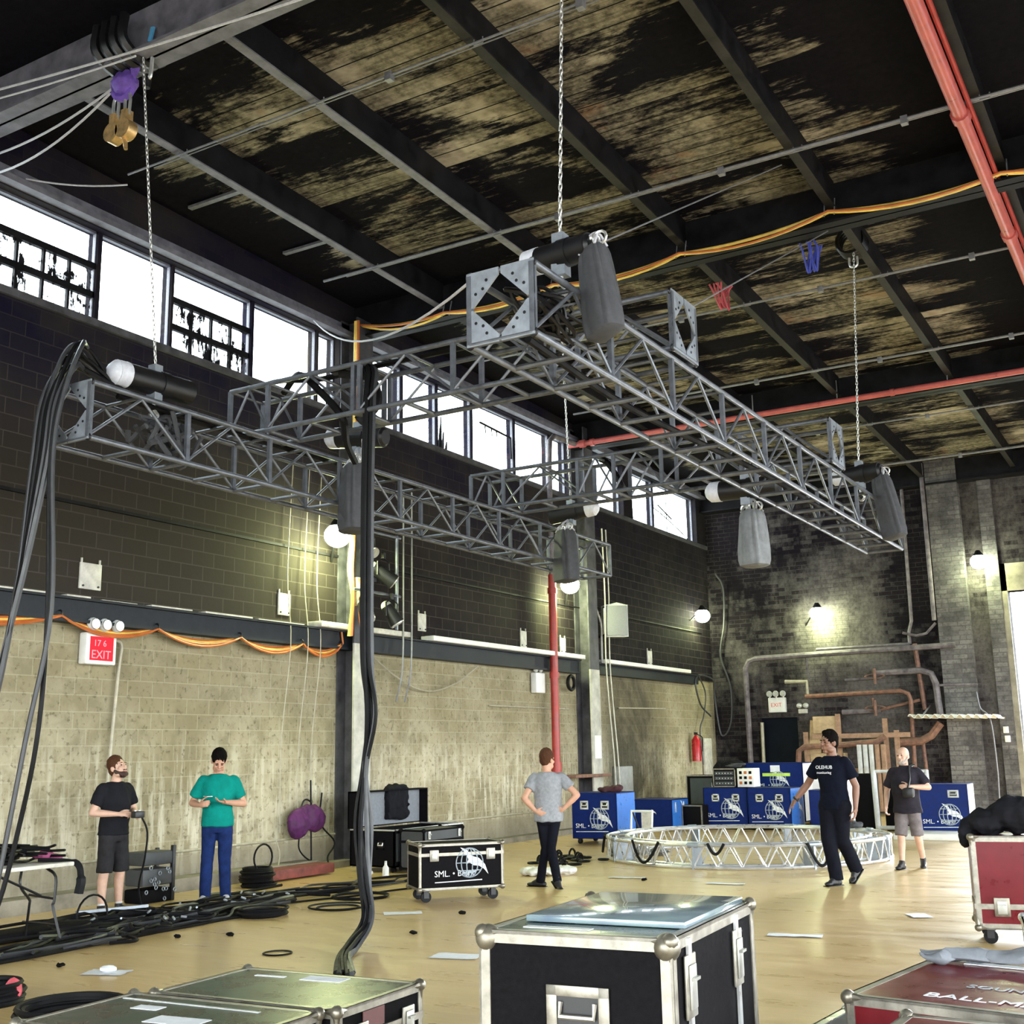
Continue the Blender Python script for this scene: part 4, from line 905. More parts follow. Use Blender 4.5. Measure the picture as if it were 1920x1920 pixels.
rope(sag((-12.15, 14.1, 8.8), (-4.28, 6.7, 5.08), .42, 14), .012, 'pale rope sagging from the window head to the near end of the right truss')
rope(sag((-4.1, 7.7, 5.55), (-3.9, 13.3, 8.85), .0, 4), .008, 'thin wire from the near hoist up to the roof conduit', 'wire')
rope(sag((-3.75, 9.4, 5.6), (-3.9, 15.3, 8.75), .0, 4), .008, 'thin wire from the end of the nearer cross truss up to the blue sling', 'wire')
solo('tape_flag', MB().box((-8.85, 7.6, 9.22), (.05, .02, .16), rot('Y', 15)), pmat('blue_tape', (.1,.4,.7), .6), 'small blue tape flag near the top left girder', 'tape', (-8.85, 7.6, 9.2))
# ------------------------------------------------------------------ flight cases
def swoosh_logo(u=1., text=True):
    """globe with a swooping bird, and the lettering beside it, drawn in a 1-unit frame (x right, y up)"""
    g = MB()
    for R_, sx in ((.26, 1.), (.26, .62), (.26, .22)):
        pts = [(.62+R_*sx*math.cos(a*PI/18), .42+R_*math.sin(a*PI/18), .001) for a in range(36)]; g.tube(pts, .011, 4, True)
    for yy in (-.14, 0, .14):
        h = math.sqrt(.26**2-yy*yy); g.tube([(.62-h, .42+yy, .001), (.62+h, .42+yy, .001)], .009, 4)
    b = MB(); bird = [(.44, .70), (.56, .66), (.66, .54), (.80, .50), (.92, .38), (.985, .20), (.90, .30), (.80, .36), (.70, .37), (.62, .42), (.56, .40), (.60, .48), (.54, .60)]
    b.prism(bird, .004); g.prism([(.50, .22), (.72, .24), (.80, .30), (.72, .29), (.55, .27)], .003)
    t = None
    if text:
        t = text_mb('SML. \u2022 Bhml', .155).xf(Matrix.Translation((-.06, .19, 0))); t.prism([(-.05, .085), (.86, .10), (.86, .118), (-.05, .10)], .002)
    return g, b, t
def put_logo(root, fr, size, text=True, dim=True):
    g, b, t = swoosh_logo(text=text); S4 = fr @ Matrix.Scale(size, 4)
    l = obj('logo', g.xf(S4), M['decalgrey'] if dim else M['decal'], root, False); obj('bird_mark', b.xf(S4), M['decal'], l, False)
    if t: obj('lettering', t.xf(S4), M['decal'], l, False)
def case(name, label, loc, rz, w, d, z0, z1, body, cat='flight case', edge='edge', lidz=None, ew=.035, corners=True, casters=True, group=None, top=None):
    r = thing(name, label, cat, loc, rz, group); hx, hy = w/2, d/2
    obj('body', MB().box2((-hx+.006, -hy+.006, z0+.006), (hx-.006, hy-.006, z1-.006)), M[body], r)
    if top: obj('top_panel', MB().box2((-hx+ew, -hy+ew, z1-.006), (hx-ew, hy-ew, z1-.002)), M[top], r)
    e = MB(); k = ew
    for x in (-1, 1):
        for y in (-1, 1):   # uprights: L-angles
            e.box2((x*hx, y*hy, z0), (x*(hx-k), y*(hy-.01), z1)); e.box2((x*hx, y*hy, z0), (x*(hx-.01), y*(hy-k), z1))
    for z, dz in ((z0, k), (z1, -k)):
        for y in (-1, 1): e.box2((-hx, y*hy, z), (hx, y*(hy-.01), z+dz)); e.box2((-hx, y*hy, z), (hx, y*(hy-k), z+dz*.28))
        for x in (-1, 1): e.box2((x*hx, -hy, z), (x*(hx-.01), hy, z+dz)); e.box2((x*hx, -hy, z), (x*(hx-k), hy, z+dz*.28))
    obj('edge_trim', e, M[edge], r, False)
    if lidz:
        b = MB()
        for y in (-1, 1): b.box2((-hx, y*(hy+.004), lidz-.018), (hx, y*(hy-.01), lidz+.018))
        for x in (-1, 1): b.box2((x*(hx+.004), -hy, lidz-.018), (x*(hx-.01), hy, lidz+.018))
        obj('lid_band', b, M[edge], r, False)
    if corners:
        for x in (-1, 1):
            for y in (-1, 1):
                for z in (z0, z1):
                    sz = 1 if z == z0 else -1; c = V((x*(hx-.012), y*(hy-.012), z+sz*.012)); m = MB().ell(c, .034, None, 10, 7)
                    for dv in (V((-x, 0, 0)), V((0, -y, 0)), V((0, 0, sz))): m.cyl(c, c+dv*.075, .024, .012, 8)
                    obj('corner_ball', m, M['corner'] if edge == 'edge' else M[edge], r)
    if casters and z0 > .05:
        for x in (-1, 1):
            for y in (-1, 1):
                c = V((x*(hx-.11), y*(hy-.10), 0)); rr = min(.062, z0*.46)
                m = MB().box2((c.x-.045, c.y-.04, z0-.012), (c.x+.045, c.y+.04, z0+.002))
                for s in (-1, 1): m.box2((c.x-.03, c.y+s*.03-.003, rr*.8), (c.x+.03, c.y+s*.03+.003, z0-.01))
                ca = obj('caster', m, M['black'], r); obj('wheel', MB().cyl((c.x, c.y-.022, rr), (c.x, c.y+.022, rr), rr, rr, 16), M['rubber'], ca)
    return r
def latch(r, o, ux, uz, w=.11, h=.15, mat='edge'):
    F = FR(o, ux, uz); l = obj('latch', MB().bbox((-w/2, -h/2, 0), (w/2, h/2, .012), .005).xf(F), M[mat], r)
    obj('latch_key', MB().bbox((-w*.3, -h*.36, .012), (w*.3, h*.34, .022), .004).box((0, h*.12, .03), (w*.5, .012, .016)).xf(F), pmat('latch_plate', (.42,.42,.38), .4, .7), l)
def handle(r, o, ux, uz, w=.16, h=.15, mat='edge', frame='edge'):
    F = FR(o, ux, uz); m = MB()
    for a, b in (((-w/2, -h/2), (w/2, -h*.30)), ((-w/2, h*.30), (w/2, h/2)), ((-w/2, -h/2), (-w*.33, h/2)), ((w*.33, -h/2), (w/2, h/2))): m.bbox((*a, 0), (*b, .008), .003)
    hd = obj('handle', m.xf(F), M[frame], r)
    obj('handle_recess', MB().box((0, 0, .001), (w*.66, h*.6, .002)).xf(F), M['black'], hd)
    obj('grip', MB().tube([(-w*.27, h*.2, .004), (-w*.27, -h*.05, .018), (w*.27, -h*.05, .018), (w*.27, h*.2, .004)], .011, 6).xf(F), M[mat], hd)
FRONT = ((1, 0, 0), (0, 0, 1)); RIGHT = ((0, 1, 0), (0, 0, 1)); LEFT = ((0, -1, 0), (0, 0, 1))

# big black case in the foreground
w, d = .84, 1.22; c = V((-2.76, 4.31)); th = math.radians(5); cx = c.x+(w/2)*math.cos(th)-(d/2)*math.sin(th); cy = c.y+(w/2)*math.sin(th)+(d/2)*math.cos(th)
r = case('flight_case', 'big black flight case with silver edges in the centre foreground', (cx, cy, 0), 5, w, d, .13, 1.0, 'panel', ew=.05, top='lid')
for sx in (-1, 1): obj('corner_plate', MB().ell((sx*(w/2-.03), -d/2+.03, .965), .055, None, 14, 10), M['corner'], r)
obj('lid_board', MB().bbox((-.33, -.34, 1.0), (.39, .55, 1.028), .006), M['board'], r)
handle(r, (.02, -d/2-.001, .70), *FRONT, .27, .21)
obj('sticker', MB().box((-.12, -d/2+.14, 1.0), (.30, .05, .004)), M['whitegrey'], r)
for y in (-.42, .28):
    latch(r, (w/2+.002, y, .80), *RIGHT, .13, .24); obj('hinge_bar', MB().box2((w/2, y-.02, .30), (w/2+.012, y+.02, .98)), M['alu'], r)
# two flat cases at the bottom left, dark lids with paper labels
def flat_case(label, corner, rz, w, d, z1, label_xy):
    th = math.radians(rz); cx = corner[0]+(w/2)*math.cos(th)-(d/2)*math.sin(th); cy = corner[1]+(w/2)*math.sin(th)+(d/2)*math.cos(th)
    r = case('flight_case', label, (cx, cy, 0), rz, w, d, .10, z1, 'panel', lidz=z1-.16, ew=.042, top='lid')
    for x, y, a, b in label_xy: obj('paper_label', MB().box((x, y, z1-.001), (a, b, .003), rot('Z', 4)), M['paper'], r)
    latch(r, (w/2+.002, -d*.25, z1-.16), *RIGHT, .11, .14); latch(r, (w/2+.002, d*.3, z1-.16), *RIGHT, .11, .14); return r
r = flat_case('dark green topped flight case at the bottom left, the farther of two', (-5.08, 4.68), 3.2, 1.22, .78, .5, [(.05, .26, .26, .12), (-.3, .22, .2, .03)])
obj('sticker', MB().box((w*0+.611, -.08, .41), (.004, .19, .09)), pmat('dark_red_sticker', (.16,.06,.06), .6), r)
r = flat_case('dark green topped flight case at the bottom left, nearest the camera', (-5.12, 3.86), 3.2, 1.24, .78, .5, [(.1, -.05, .3, .14), (-.25, .12, .16, .08)])
obj('tape', MB().box((-.1, .25, .5), (.9, .02, .003)), M['whitegrey'], r)
# red cases on the right
r = case('flight_case', 'red topped flight case lying in the right foreground, farther of the red pair', (-.87, 6.16, 0), -8, 1.40, 1.16, .12, .60, 'redcase', ew=.045, top='redcase')
handle(r, (-.3, -.581, .38), *FRONT)
obj('lettering', text_mb('BALL-MA', .13).xf(FR((-.40, -.42, .602), (1,0,0), (0,1,0))), M['decal'], r); obj('lettering', text_mb('SOUND DEPT', .095).xf(FR((-.30, -.12, .602), (1,0,0), (0,1,0))), M['decalgrey'], r)
obj('tape', MB().box((.05, .50, .602), (1.1, .06, .004)), M['paper'], r)
r = case('flight_case', 'red topped flight case at the bottom right corner, nearer of the red pair', (-.62, 4.86, 0), -2, 1.36, .84, .12, .62, 'redcase', ew=.045, top='redcase')
obj('lettering', text_mb('F DP', .14).xf(FR((-.05, .05, .622), (1,0,0), (0,1,0))), M['decal'], r)
case('flight_case', 'low grey steel case beside the red pair in the right foreground', (-1.80, 6.14, 0), -4, .34, 1.1, .04, .34, 'greypanel', ew=.05, casters=False, edge='alu')
r = case('flight_case', 'tall dark red flight case at the right edge with a jacket on top', (-1.57, 11.72, 0), 12, 1.12, .62, .13, .92, 'redcase', ew=.05)
obj('lid_band', MB().box2((-.565, -.318, .30), (.565, .30, .345)), M['edge'], r); latch(r, (-.34, -.322, .32), *FRONT, .13, .16, 'corner'); latch(r, (.3, -.322, .32), *FRONT, .13, .16, 'corner')
obj('lettering', text_mb('R', .16).xf(FR((-.02, -.312, .52), *FRONT)), M['decal'], r)
case('flight_case', 'low red and silver case at the right edge in front of the dark red case', (-.93, 8.68, 0), 10, .7, .8, .14, .56, 'redcase', ew=.05, edge='alu')
# things heaped on the red cases
solo('work_gloves', MB().ell((-1.3, 6.72, .64), (.22, .07, .03)).ell((-1.0, 6.70, .65), (.2, .08, .035)).ell((-1.42, 6.66, .63), (.1, .06, .025)).jitter(.03, 14), M['liner'], 'crumpled grey gloves on the far edge of the red topped case', 'gloves', (-1.2, 6.7, .61))
solo('cable_bundle', MB().ell((-.75, 6.72, .65), (.16, .07, .04)).jitter(.03, 12), M['ply'], 'tan rolled cloth on the far edge of the red topped case', 'cloth', (-.75, 6.72, .61))
def cloth(name, mb, mat, label, cat, vox=.025, wr=.035, wsc=7., seed=0.):
    me = fuse(mb, vox, 3, mat, name, wr, wsc, seed); c = sum((v.co for v in me.vertices), V())/len(me.vertices)
    for v in me.vertices: v.co -= c
    o = link(bpy.data.objects.new(name, me)); o.location = c; return tag(o, label, cat)
cloth('jacket', MB().ell((-1.94, 11.62, 1.02), (.2, .24, .11)).ell((-1.68, 11.62, 1.09), (.26, .22, .17)).ell((-1.36, 11.72, 1.03), (.24, .22, .11)).ell((-2.13, 11.55, .94), (.06, .12, .13)), M['tee_dark'], 'black jacket heaped on top of the tall dark red case', 'jacket', .022, .04, 8)

# black case with printed logo on casters, middle of the floor
ang = 50; th = math.radians(ang); fl, fr_ = V((-8.28, 11.66)), V((-7.63, 12.47)); w, d = 1.05, .56
mid = (fl+fr_)/2; cx, cy = mid.x-math.sin(th)*d/2, mid.y+math.cos(th)*d/2
r = case('flight_case', 'black logo case on casters standing in the middle of the floor', (cx, cy, 0), ang, w, d, .14, .67, 'panel', lidz=.545, ew=.03)
for x in (-.34, .36): latch(r, (x, -d/2-.003, .535), *FRONT, .11, .13)
put_logo(r, FR((-.30, -d/2-.002, .17), *FRONT), .64, True, True)
# open black trunk by the wall
r = thing('equipment_trunk', 'open black trunk with raised lid standing against the left wall', 'trunk', (-11.1, 15.4, 0))
bx = MB(); x0, x1, y0, y1, z0, z1 = -.45, .38, -.95, .90, .08, .60
bx.box2((x0, y0, z0), (x1, y0+.02, z1)); bx.box2((x0, y1-.02, z0), (x1, y1, z1)); bx.box2((x0, y0, z0), (x0+.02, y1, z1)); bx.box2((x1-.02, y0, z0), (x1, y1, z1)); bx.box2((x0, y0, z0), (x1, y1, z0+.02))
obj('body', bx, M['panel'], r); obj('side_panel', MB().box2((x1, y0+.05, z0+.08), (x1+.006, y1-.05, z1-.04)), M['greypanel'], r)
obj('rim', MB().box2((x0, y0-.01, z1), (x1+.01, y0+.03, z1+.02)).box2((x0, y1-.03, z1), (x1, y1+.01, z1+.02)).box2((x1-.03, y0, z1), (x1+.01, y1, z1+.02)), M['alu'], r)
lm = MB(); L0, L1 = z1+.02, z1+.57
lm.box2((x0-.05, y0, L0), (x0-.03, y1, L1)); lm.box2((x0-.05, y0, L0), (x0+.14, y0+.02, L1)); lm.box2((x0-.05, y1-.02, L0), (x0+.14, y1, L1)); lm.box2((x0-.05, y0, L1-.02), (x0+.14, y1, L1))
ld = obj('lid', lm, M['panel'], r); obj('lid_liner', MB().box2((x0-.028, y0+.03, L0+.02), (x0-.01, y1-.03, L1-.03)), M['liner'], ld)
for x in (-.25, .13): handle(r, (x, y0-.001, .40), *FRONT, .15, .14, 'alu', 'panel')
for x in (-.32, .28):
    for y in (y0+.12, y1-.12): obj('caster', MB().cyl((x, y-.02, .04), (x, y+.02, .04), .04, .04, 12), M['rubber'], r)
cloth('coat', MB().box2((-11.60, 15.32, .72), (-11.46, 15.86, 1.19)).ell((-11.54, 15.6, 1.20), (.11, .27, .05)).ell((-11.48, 15.6, .80), (.07, .30, .12)), M['tee_dark'], 'black coat hung over the raised lid of the trunk', 'coat', .022, .03, 9)
r = case('flight_case', 'black case with two bright latches between the open trunk and the logo case', (-10.42, 15.0, 0), 88, 1.0, .45, .06, .62, 'greypanel', ew=.025, edge='panel', lidz=.45)
for x in (-.38, .38): latch(r, (x, -.23, .54), *FRONT, .05, .11, 'white')
r = thing('spray_bottle', 'white bottle on the floor at the foot of the open trunk', 'bottle', (-10.5, 13.95, 0)); obj('bottle_body', MB().loft([((0,0,0), .05, .04), ((0,0,.13), .05, .04), ((0,0,.17), .02, .02), ((0,0,.2), .018, .018)], 12), M['white'], r)
obj('bottle_cap', MB().cyl((0,0,.2), (0,0,.225), .02, .018, 10), M['whitegrey'], r)
solo('crumpled_tissue', MB().ell((-10.75, 13.85, .06), (.07, .06, .06)).jitter(.03, 25), M['white'], 'white crumpled ball left of the bottle by the trunk', 'tissue', (-10.75, 13.85, .03))
solo('red_plank', MB().bbox((-11.9, 12.6, .02), (-11.55, 14.1, .16), .02), pmat('dull_red_board', (.2,.05,.04), .7, 0, .5, 8), 'dull red plank along the foot of the wall left of the trunk', 'board', (-11.7, 13.3, 0))
# blue cases
def blue_case(label, loc, rz, w, d, h, side='bluelight', handles=True, logo=True, z0=.05, rightlogo=False):
    r = case('flight_case', label, loc, rz, w, d, z0, h, 'blue', ew=.018, edge='blue', corners=False, casters=z0 > .08, group=None)
    obj('side_panel', MB().box2((w/2, -d/2+.02, z0+.02), (w/2+.006, d/2-.02, h-.02)), M[side], r)
    if handles:
        for x in (-w*.22, w*.24): handle(r, (x, -d/2-.002, h*.76), *FRONT, .17, .16, 'alu', 'whitegrey')
    if logo: put_logo(r, FR((-w*.38, -d/2-.002, z0+h*.06), *FRONT), w*.80)
    if rightlogo: obj('bird_mark', swoosh_logo()[1].xf(FR((w/2+.007, -d*.3, h*.2), *RIGHT) @ Matrix.Scale(d*.7, 4)), M['decal'], r)
    return r
blue_case('blue logo case with two pale handles behind the man in grey', (-10.35, 20.65, 0), 2, .92, .88, .94, z0=.10)
r = blue_case('low blue case between the first blue case and the black rack box', (-10.85, 24.4, 0), 2, .95, 1.0, .66, handles=False, logo=False, rightlogo=True)
obj('bird_mark', swoosh_logo()[1].xf(FR((-.1, -.502, .30), *FRONT) @ Matrix.Scale(.22, 4)), M['decal'], r)
for y in (-.3, .2): obj('side_handle', MB().bbox((.482, y-.03, .38), (.50, y+.03, .6), .008), M['alu'], r)
blue_case('blue logo case left in the pair behind the ring truss', (-9.46, 25.2, 0), 0, 1.0, .9, .88, handles=True)
blue_case('blue logo case right in the pair behind the ring truss', (-8.46, 25.15, 0), 0, .94, .9, .88, rightlogo=True)
r = blue_case('tall blue case with green tape standing behind the blue pair', (-8.85, 26.6, 0), 0, 1.42, .9, 1.38, side='white', handles=False, logo=False, z0=.1)
obj('tape', MB().box((.1, -.455, 1.12), (.64, .006, .07)), M['green_tape'], r); obj('label_sheet', MB().box((.08, -.456, 1.25), (.22, .004, .15)), M['paper'], r)
put_logo(r, FR((-.3, -.4525, .72), *FRONT), .7)
blue_case('small blue case half hidden left of the man in navy', (-7.5, 25.5, 0), 4, .5, .7, .82, handles=False, logo=False, rightlogo=True)
r = blue_case('blue logo case standing alone right of the bald man', (-4.75, 24.2, 0), 2, .92, .8, .98, side='white', handles=False)
handle(r, (.2, -.403, .8), *FRONT, .2, .14, 'alu', 'whitegrey')
solo('white_ramp', MB().bbox((-5.5, 22.9, .0), (-4.2, 24.0, .12), .02), M['white'], 'low white ramp on the floor in front of the lone blue case', 'ramp', (-4.9, 23.5, 0))
r = thing('white_cabinet', 'large white cabinet with dark top behind the man in navy', 'cabinet', (-7.95, 27.2, 0)); obj('body', MB().bbox((-.55, -.4, .05), (.55, .4, 1.28), .01), M['white'], r); obj('top', MB().bbox((-.57, -.42, 1.28), (.57, .42, 1.33), .01), M['panel'], r)
# things on and by the blue cases
def rack_box(name, label, loc, rz, w, d, h, z0=0., detail='rack'):
    r = thing(name, label, 'rack case', loc, rz); obj('shell', MB().bbox((-w/2, -d/2, 0), (w/2, d/2, h), .01), M['panel'], r)
    e = MB()
    for x in (-1, 1): e.box2((x*w/2, -d/2-.006, 0), (x*(w/2-.025), -d/2+.03, h))
    for z, k in ((0, .025), (h, -.025)): e.box2((-w/2, -d/2-.006, z), (w/2, -d/2+.03, z+k))
    obj('edge_trim', e, M['edge'], r, False)
    if detail == 'rack':
        for i in range(3):
            z = h*(.2+.27*i); f = obj('rack_unit', MB().box((0, -d/2-.004, z), (w*.82, .01, h*.2)), M['greypanel'], r); 
            for k in range(6): obj('knob', MB().cyl((-w*.33+k*w*.13, -d/2-.008, z), (-w*.33+k*w*.13, -d/2-.022, z), .014, .012, 8), M['alu'], f)
    return r
rack_box('amplifier_rack', 'open rack case of amplifiers on the left blue case of the pair', (-9.55, 25.25, .885), 0, .52, .5, .40)
r = thing('distribution_box', 'white panel of sockets and breakers standing beside the amplifier rack', 'box', (-9.06, 25.2, .885)); obj('housing', MB().bbox((-.19, -.2, 0), (.19, .2, .40), .01), M['white'], r)
for i in range(3):
    for j in range(3): obj('socket', MB().box((-.11+.11*i, -.204, .09+.11*j), (.06, .01, .06)), M['panel'] if (i+j) % 3 else M['orange'], r)
rack_box('rack_case', 'black rack box with silver trim between the low blue case and the blue pair', (-10.1, 24.75, .0), -4, .48, .6, .52, detail='')
r = rack_box('rack_case', 'tall grey fronted rack leaning behind the black rack box', (-10.55, 26.4, 0), 4, .78, .5, 1.12, detail='')
obj('front_panel', MB().box((.02, -.258, .56), (.62, .012, .98)), pmat('rack_mesh', (.05,.065,.07), .6), r); obj('lamp_stand', MB().cyl((.2, -.3, .0), (.26, -.3, .95), .02), M['alu'], r)
cloth('bag', MB().ell((-10.05, 26.1, 1.0), (.2, .2, .45)).ell((-9.75, 26.1, 1.32), (.3, .2, .13)), M['tee_dark'], 'black bag and cloth draped over the gear left of the amplifier rack', 'bag', .03, .04, 7)
solo('cable_bundle', MB().torus((-9.4, 25.2, 1.33), .16, .022, 'Z', 16, 5).torus((-9.35, 25.2, 1.35), .13, .02, 'Z', 16, 5).torus((-9.3, 25.25, 1.37), .15, .02, 'Z', 16, 5), M['cable_grey'], 'grey coiled cable lying on the amplifier rack', 'cable', (-9.4, 25.2, 1.3))
cloth('cloth_bundle', MB().ell((-10.3, 20.7, .98), (.2, .15, .06)).ell((-10.1, 20.75, 1.0), (.13, .12, .07)), pmat('maroon_cloth', (.05,.012,.018), .85), 'dark maroon cloth on the blue case behind the man in grey', 'cloth', .025, .03, 12)
r = thing('folding_stand', 'white metal folding frame leaning at the corner of the first blue case', 'frame', (-9.45, 20.35, 0))
for x in (-.22, .2): obj('leg', MB().cyl((x, 0, .02), (x, .1, .62), .022), M['white'], r)
for z in (.05, .6): obj('crossbar', MB().cyl((-.22, z*.16, z), (.2, z*.16, z), .022), M['white'], r)
obj('panel', MB().box((.1, .05, .36), (.2, .02, .44)), M['cream'], r); obj('brace', MB().cyl((-.2, .1, .58), (.05, 0, .05), .016), M['black'], r)
# steel truss frame with black drapes beside the bald man
r = thing('gate_frame', 'tall pale metal gate frame with dark gear behind the bald man', 'frame', (-6.0, 25.0, 0))
for x, rr_ in ((-.28, .055), (.78, .04)): obj('post', MB().cyl((x, 0, 0), (x-.02, 0, 1.22), rr_, rr_, 10), M['whitegrey'], r)
for z, rr_ in ((1.2, .035), (.08, .04)): obj('crossbar', MB().cyl((-.28, 0, z), (.78, 0, z), rr_, rr_, 10), M['whitegrey'], r)
solo('drape_rack', MB().bbox((-6.80, 25.2, 0), (-6.36, 25.6, 1.15), .03), M['panel'], 'dark upright case between the man in navy and the gate frame', 'case', (-6.8, 25.4, 0))
solo('gear_stack', MB().bbox((-6.2, 25.3, 0), (-5.5, 25.9, .45), .03).bbox((-6.15, 25.35, .44), (-5.55, 25.85, .8), .03).bbox((-6.1, 25.35, .79), (-5.6, 25.8, 1.1), .03), M['panel'], 'stack of dark gear seen through the gate frame', 'case', (-6.1, 25.6, 0))

# ring truss lying on the floor
RC = V((-6.86, 18.8)); RR = 2.28; th_ = .34; ri = RR-th_
r = thing('ring_truss', 'circular silver truss lying on the floor', 'truss', (RC.x, RC.y, 0))
for R_ in (RR-.03, ri):
    for z in (.028, th_): obj('ring_chord', MB().torus((0, 0, z), R_, .026, 'Z', 96, 8), M['alu'], r)
NB = 40; first = {}
for i in range(NB):
    a, b = 2*PI*i/NB, 2*PI*(i+.5)/NB
    for nm, R_ in (('outer_diagonal', RR-.03), ('inner_diagonal', ri)):
        p0 = V((R_*math.cos(a), R_*math.sin(a), .03)); p1 = V((R_*math.cos(b), R_*math.sin(b), th_)); c2 = 2*PI*(i+1)/NB; p2 = V((R_*math.cos(c2), R_*math.sin(c2), .03))
        if nm not in first: first[nm] = obj(nm, MB().cyl(p0, p1, .013, .013, 6).cyl(p1, p2, .013, .013, 6), M['alu'], r)
        else: inst(first[nm], r, (0, 0, 0), Matrix.Rotation(a, 3, 'Z'))
    if i % 2 == 0:
        if 'sp' not in first: first['sp'] = obj('spreader', MB().cyl((ri, 0, th_), (RR-.03, 0, th_), .014, .014, 6).cyl((ri, 0, .03), (RR-.03, 0, .03), .014, .014, 6), M['alu'], r)
        else: inst(first['sp'], r, (0, 0, 0), Matrix.Rotation(a, 3, 'Z'))
    if i % 5 == 0:
        if 'pl' not in first: first['pl'] = obj('joint_plate', MB().box(((RR+ri)/2, 0, th_/2), (th_, .03, th_+.02)).cyl((RR-.03, -.08, th_), (RR-.03, .08, th_), .04, .04, 10), M['plate'], r)
        else: inst(first['pl'], r, (0, 0, 0), Matrix.Rotation(a, 3, 'Z'))
for a0, a1, w_, lab in ((-118, -104, .34, 'black cable loop hung on the near rim of the ring truss'), (-160, -148, .3, 'black cable loop at the left end of the ring truss'), (-48, -38, .36, 'black strap loop on the right side of the ring truss'), (-84, -78, .16, 'small grey cable loop on the near rim of the ring truss')):
    pts = []
    for k in range(9):
        t = k/8; a = math.radians(a0+(a1-a0)*t); R_ = RR+.02+.03*math.sin(PI*t); pts.append((RC.x+R_*math.cos(a), RC.y+R_*math.sin(a), th_+.03-w_*math.sin(PI*t)*.9))
    solo('cable_loop', MB().tube(spline(pts, 4), .022, 6), M['rubber'], lab, 'cable', pts[0])
cloth('sling_pile', MB().ell((RC.x+1.2, RC.y+1.9, .40), (.22, .16, .06)), M['bag'], 'dark slings lying on the far rim of the ring truss', 'sling', .02, .03, 12)

# folding table with cables at the left
r = thing('folding_table', 'black folding table at the left edge with cables on top', 'table', (-10.0, 7.05, 0))
obj('tabletop', MB().bbox((-.42, -1.0, .72), (.34, .82, .76), .01), M['cream'], r)
for y, s in ((.72, 1), (-.75, -1)):
    lg = MB()
    obj('leg', MB().tube(spline([(-.30, y, .70), (-.33, y+.01*s, .52), (-.17, y, .40), (-.16, y, .34), (-.26, y+.05*s, .02)], 4), .014, 6), M['black'], r)
    obj('leg', MB().tube(spline([(.06, y, .70), (.19, y+.01*s, .62), (.20, y, .40), (.19, y, .34), (.27, y+.05*s, .02)], 4), .014, 6), M['black'], r)
    obj('crossbar', MB().cyl((-.28, y+.03*s, .18), (.23, y+.03*s, .18), .012), M['black'], r); obj('crossbar', MB().cyl((-.17, y, .44), (.20, y, .42), .012), M['black'], r)
    obj('brace', MB().cyl((0, y, .44), (-.02, y-.55*s, .7), .012), M['black'], r)
mb = MB(); rr = random.Random(21)
for k in range(80):
    c = V((-10.05+(rr.random()-.5)*.5, 6.2+rr.random()*1.5, .785+rr.random()*.13)); a = rr.random()*3
    mb.tube(spline([c+V((math.cos(a)*.25*t+(rr.random()-.5)*.2, math.sin(a)*.3*t, (rr.random()-.5)*.03)) for t in (-1, -.4, .3, 1)], 4), .013, 5)
solo('cable_pile', mb, M['rubber'], 'tangle of black cables lying on the folding table', 'cables', (-10, 7.2, .77), None, True, 'stuff')
cloth('gloves', MB().ell((-9.95, 7.72, .82), (.12, .08, .04)).ell((-9.85, 7.80, .80), (.08, .05, .03)), M['glove'], 'dark pink work gloves at the end of the folding table', 'gloves', .015, .02, 20)
solo('cable_drop', MB().tube(spline([(-9.85, 7.6, .79), (-9.70, 7.90, .75), (-9.63, 7.93, .60), (-9.64, 7.92, .46)]), [.02]*8+[.035]*8+[.05]*9, 6), M['rubber'], 'black cable end hanging off the end of the folding table', 'cable', (-9.7, 8.1, .7))
# stack of black crates and cables behind the bearded man
r = thing('speaker_stand', 'stack of black equipment and clips beside the bearded man', 'equipment', (-11.55, 10.55, 0))
for z, h in ((0, .16), (.2, .2), (.44, .16)): obj('tray', MB().bbox((-.16, -.26, z), (.16, .22, z+h), .02), M['greypanel'] if z else M['panel'], r)
obj('upright', MB().bbox((.12, .2, 0), (.17, .25, .66), .008), M['black'], r); obj('upright', MB().bbox((-.16, .2, 0), (-.12, .25, .62), .008), M['black'], r)
for k in range(14): c = V((.16+.05*rr.random(), -.22+rr.random()*.45, .03+rr.random()*.4)); obj('clip', MB().torus(c, .022, .007, 'X' if k % 2 else 'Y', 8, 4), M['plate'], r)
# cables strewn over the floor along the left wall
def floor_cable(a, b, wig, r_, label, group, seed, z=.02, n=9):
    q = random.Random(seed); a, b = V((*a, 0)), V((*b, 0)); d = b-a; s_ = V((-d.y, d.x, 0)).normalized(); pts = []
    for i in range(n): t = i/(n-1); pts.append(a+d*t+s_*(q.random()-.5)*wig*(1 if 0 < i < n-1 else .5)+V((0, 0, r_+.002+q.random()*z)))
    return solo('floor_cable', MB().tube(spline(pts, 5), r_, 5), M['rubber'] if seed % 4 else M['cable_grey'], label, 'cable', pts[0], group)
k = 0
for i in range(34):
    q = random.Random(100+i); t = i/33; y0 = 6.6+q.random()*2.2; y1 = 9.0+q.random()*3.6
    xa = -10.9+q.random()*1.7+.0; xb = -10.9+q.random()*1.25
    floor_cable((xa, y0), (xb, y1), .5, .012+.012*q.random(), 'black cable in the tangle strewn on the floor along the left wall', 'cables strewn along the left wall', 200+i, .06)
for i in range(7): floor_cable((-9.7+i*.07, 6.2), (-9.95+i*.10, 10.2), .16, .014, 'black cable running off the left edge in front of the tangle', 'cables leading off the left edge', 300+i, .01)
for i in range(6): floor_cable((-10.8+i*.12, 11.0), (-10.3+.15*i, 14.2), .4, .014, 'black cable running along the floor towards the open trunk', 'cables leading to the trunk', 340+i, .02)
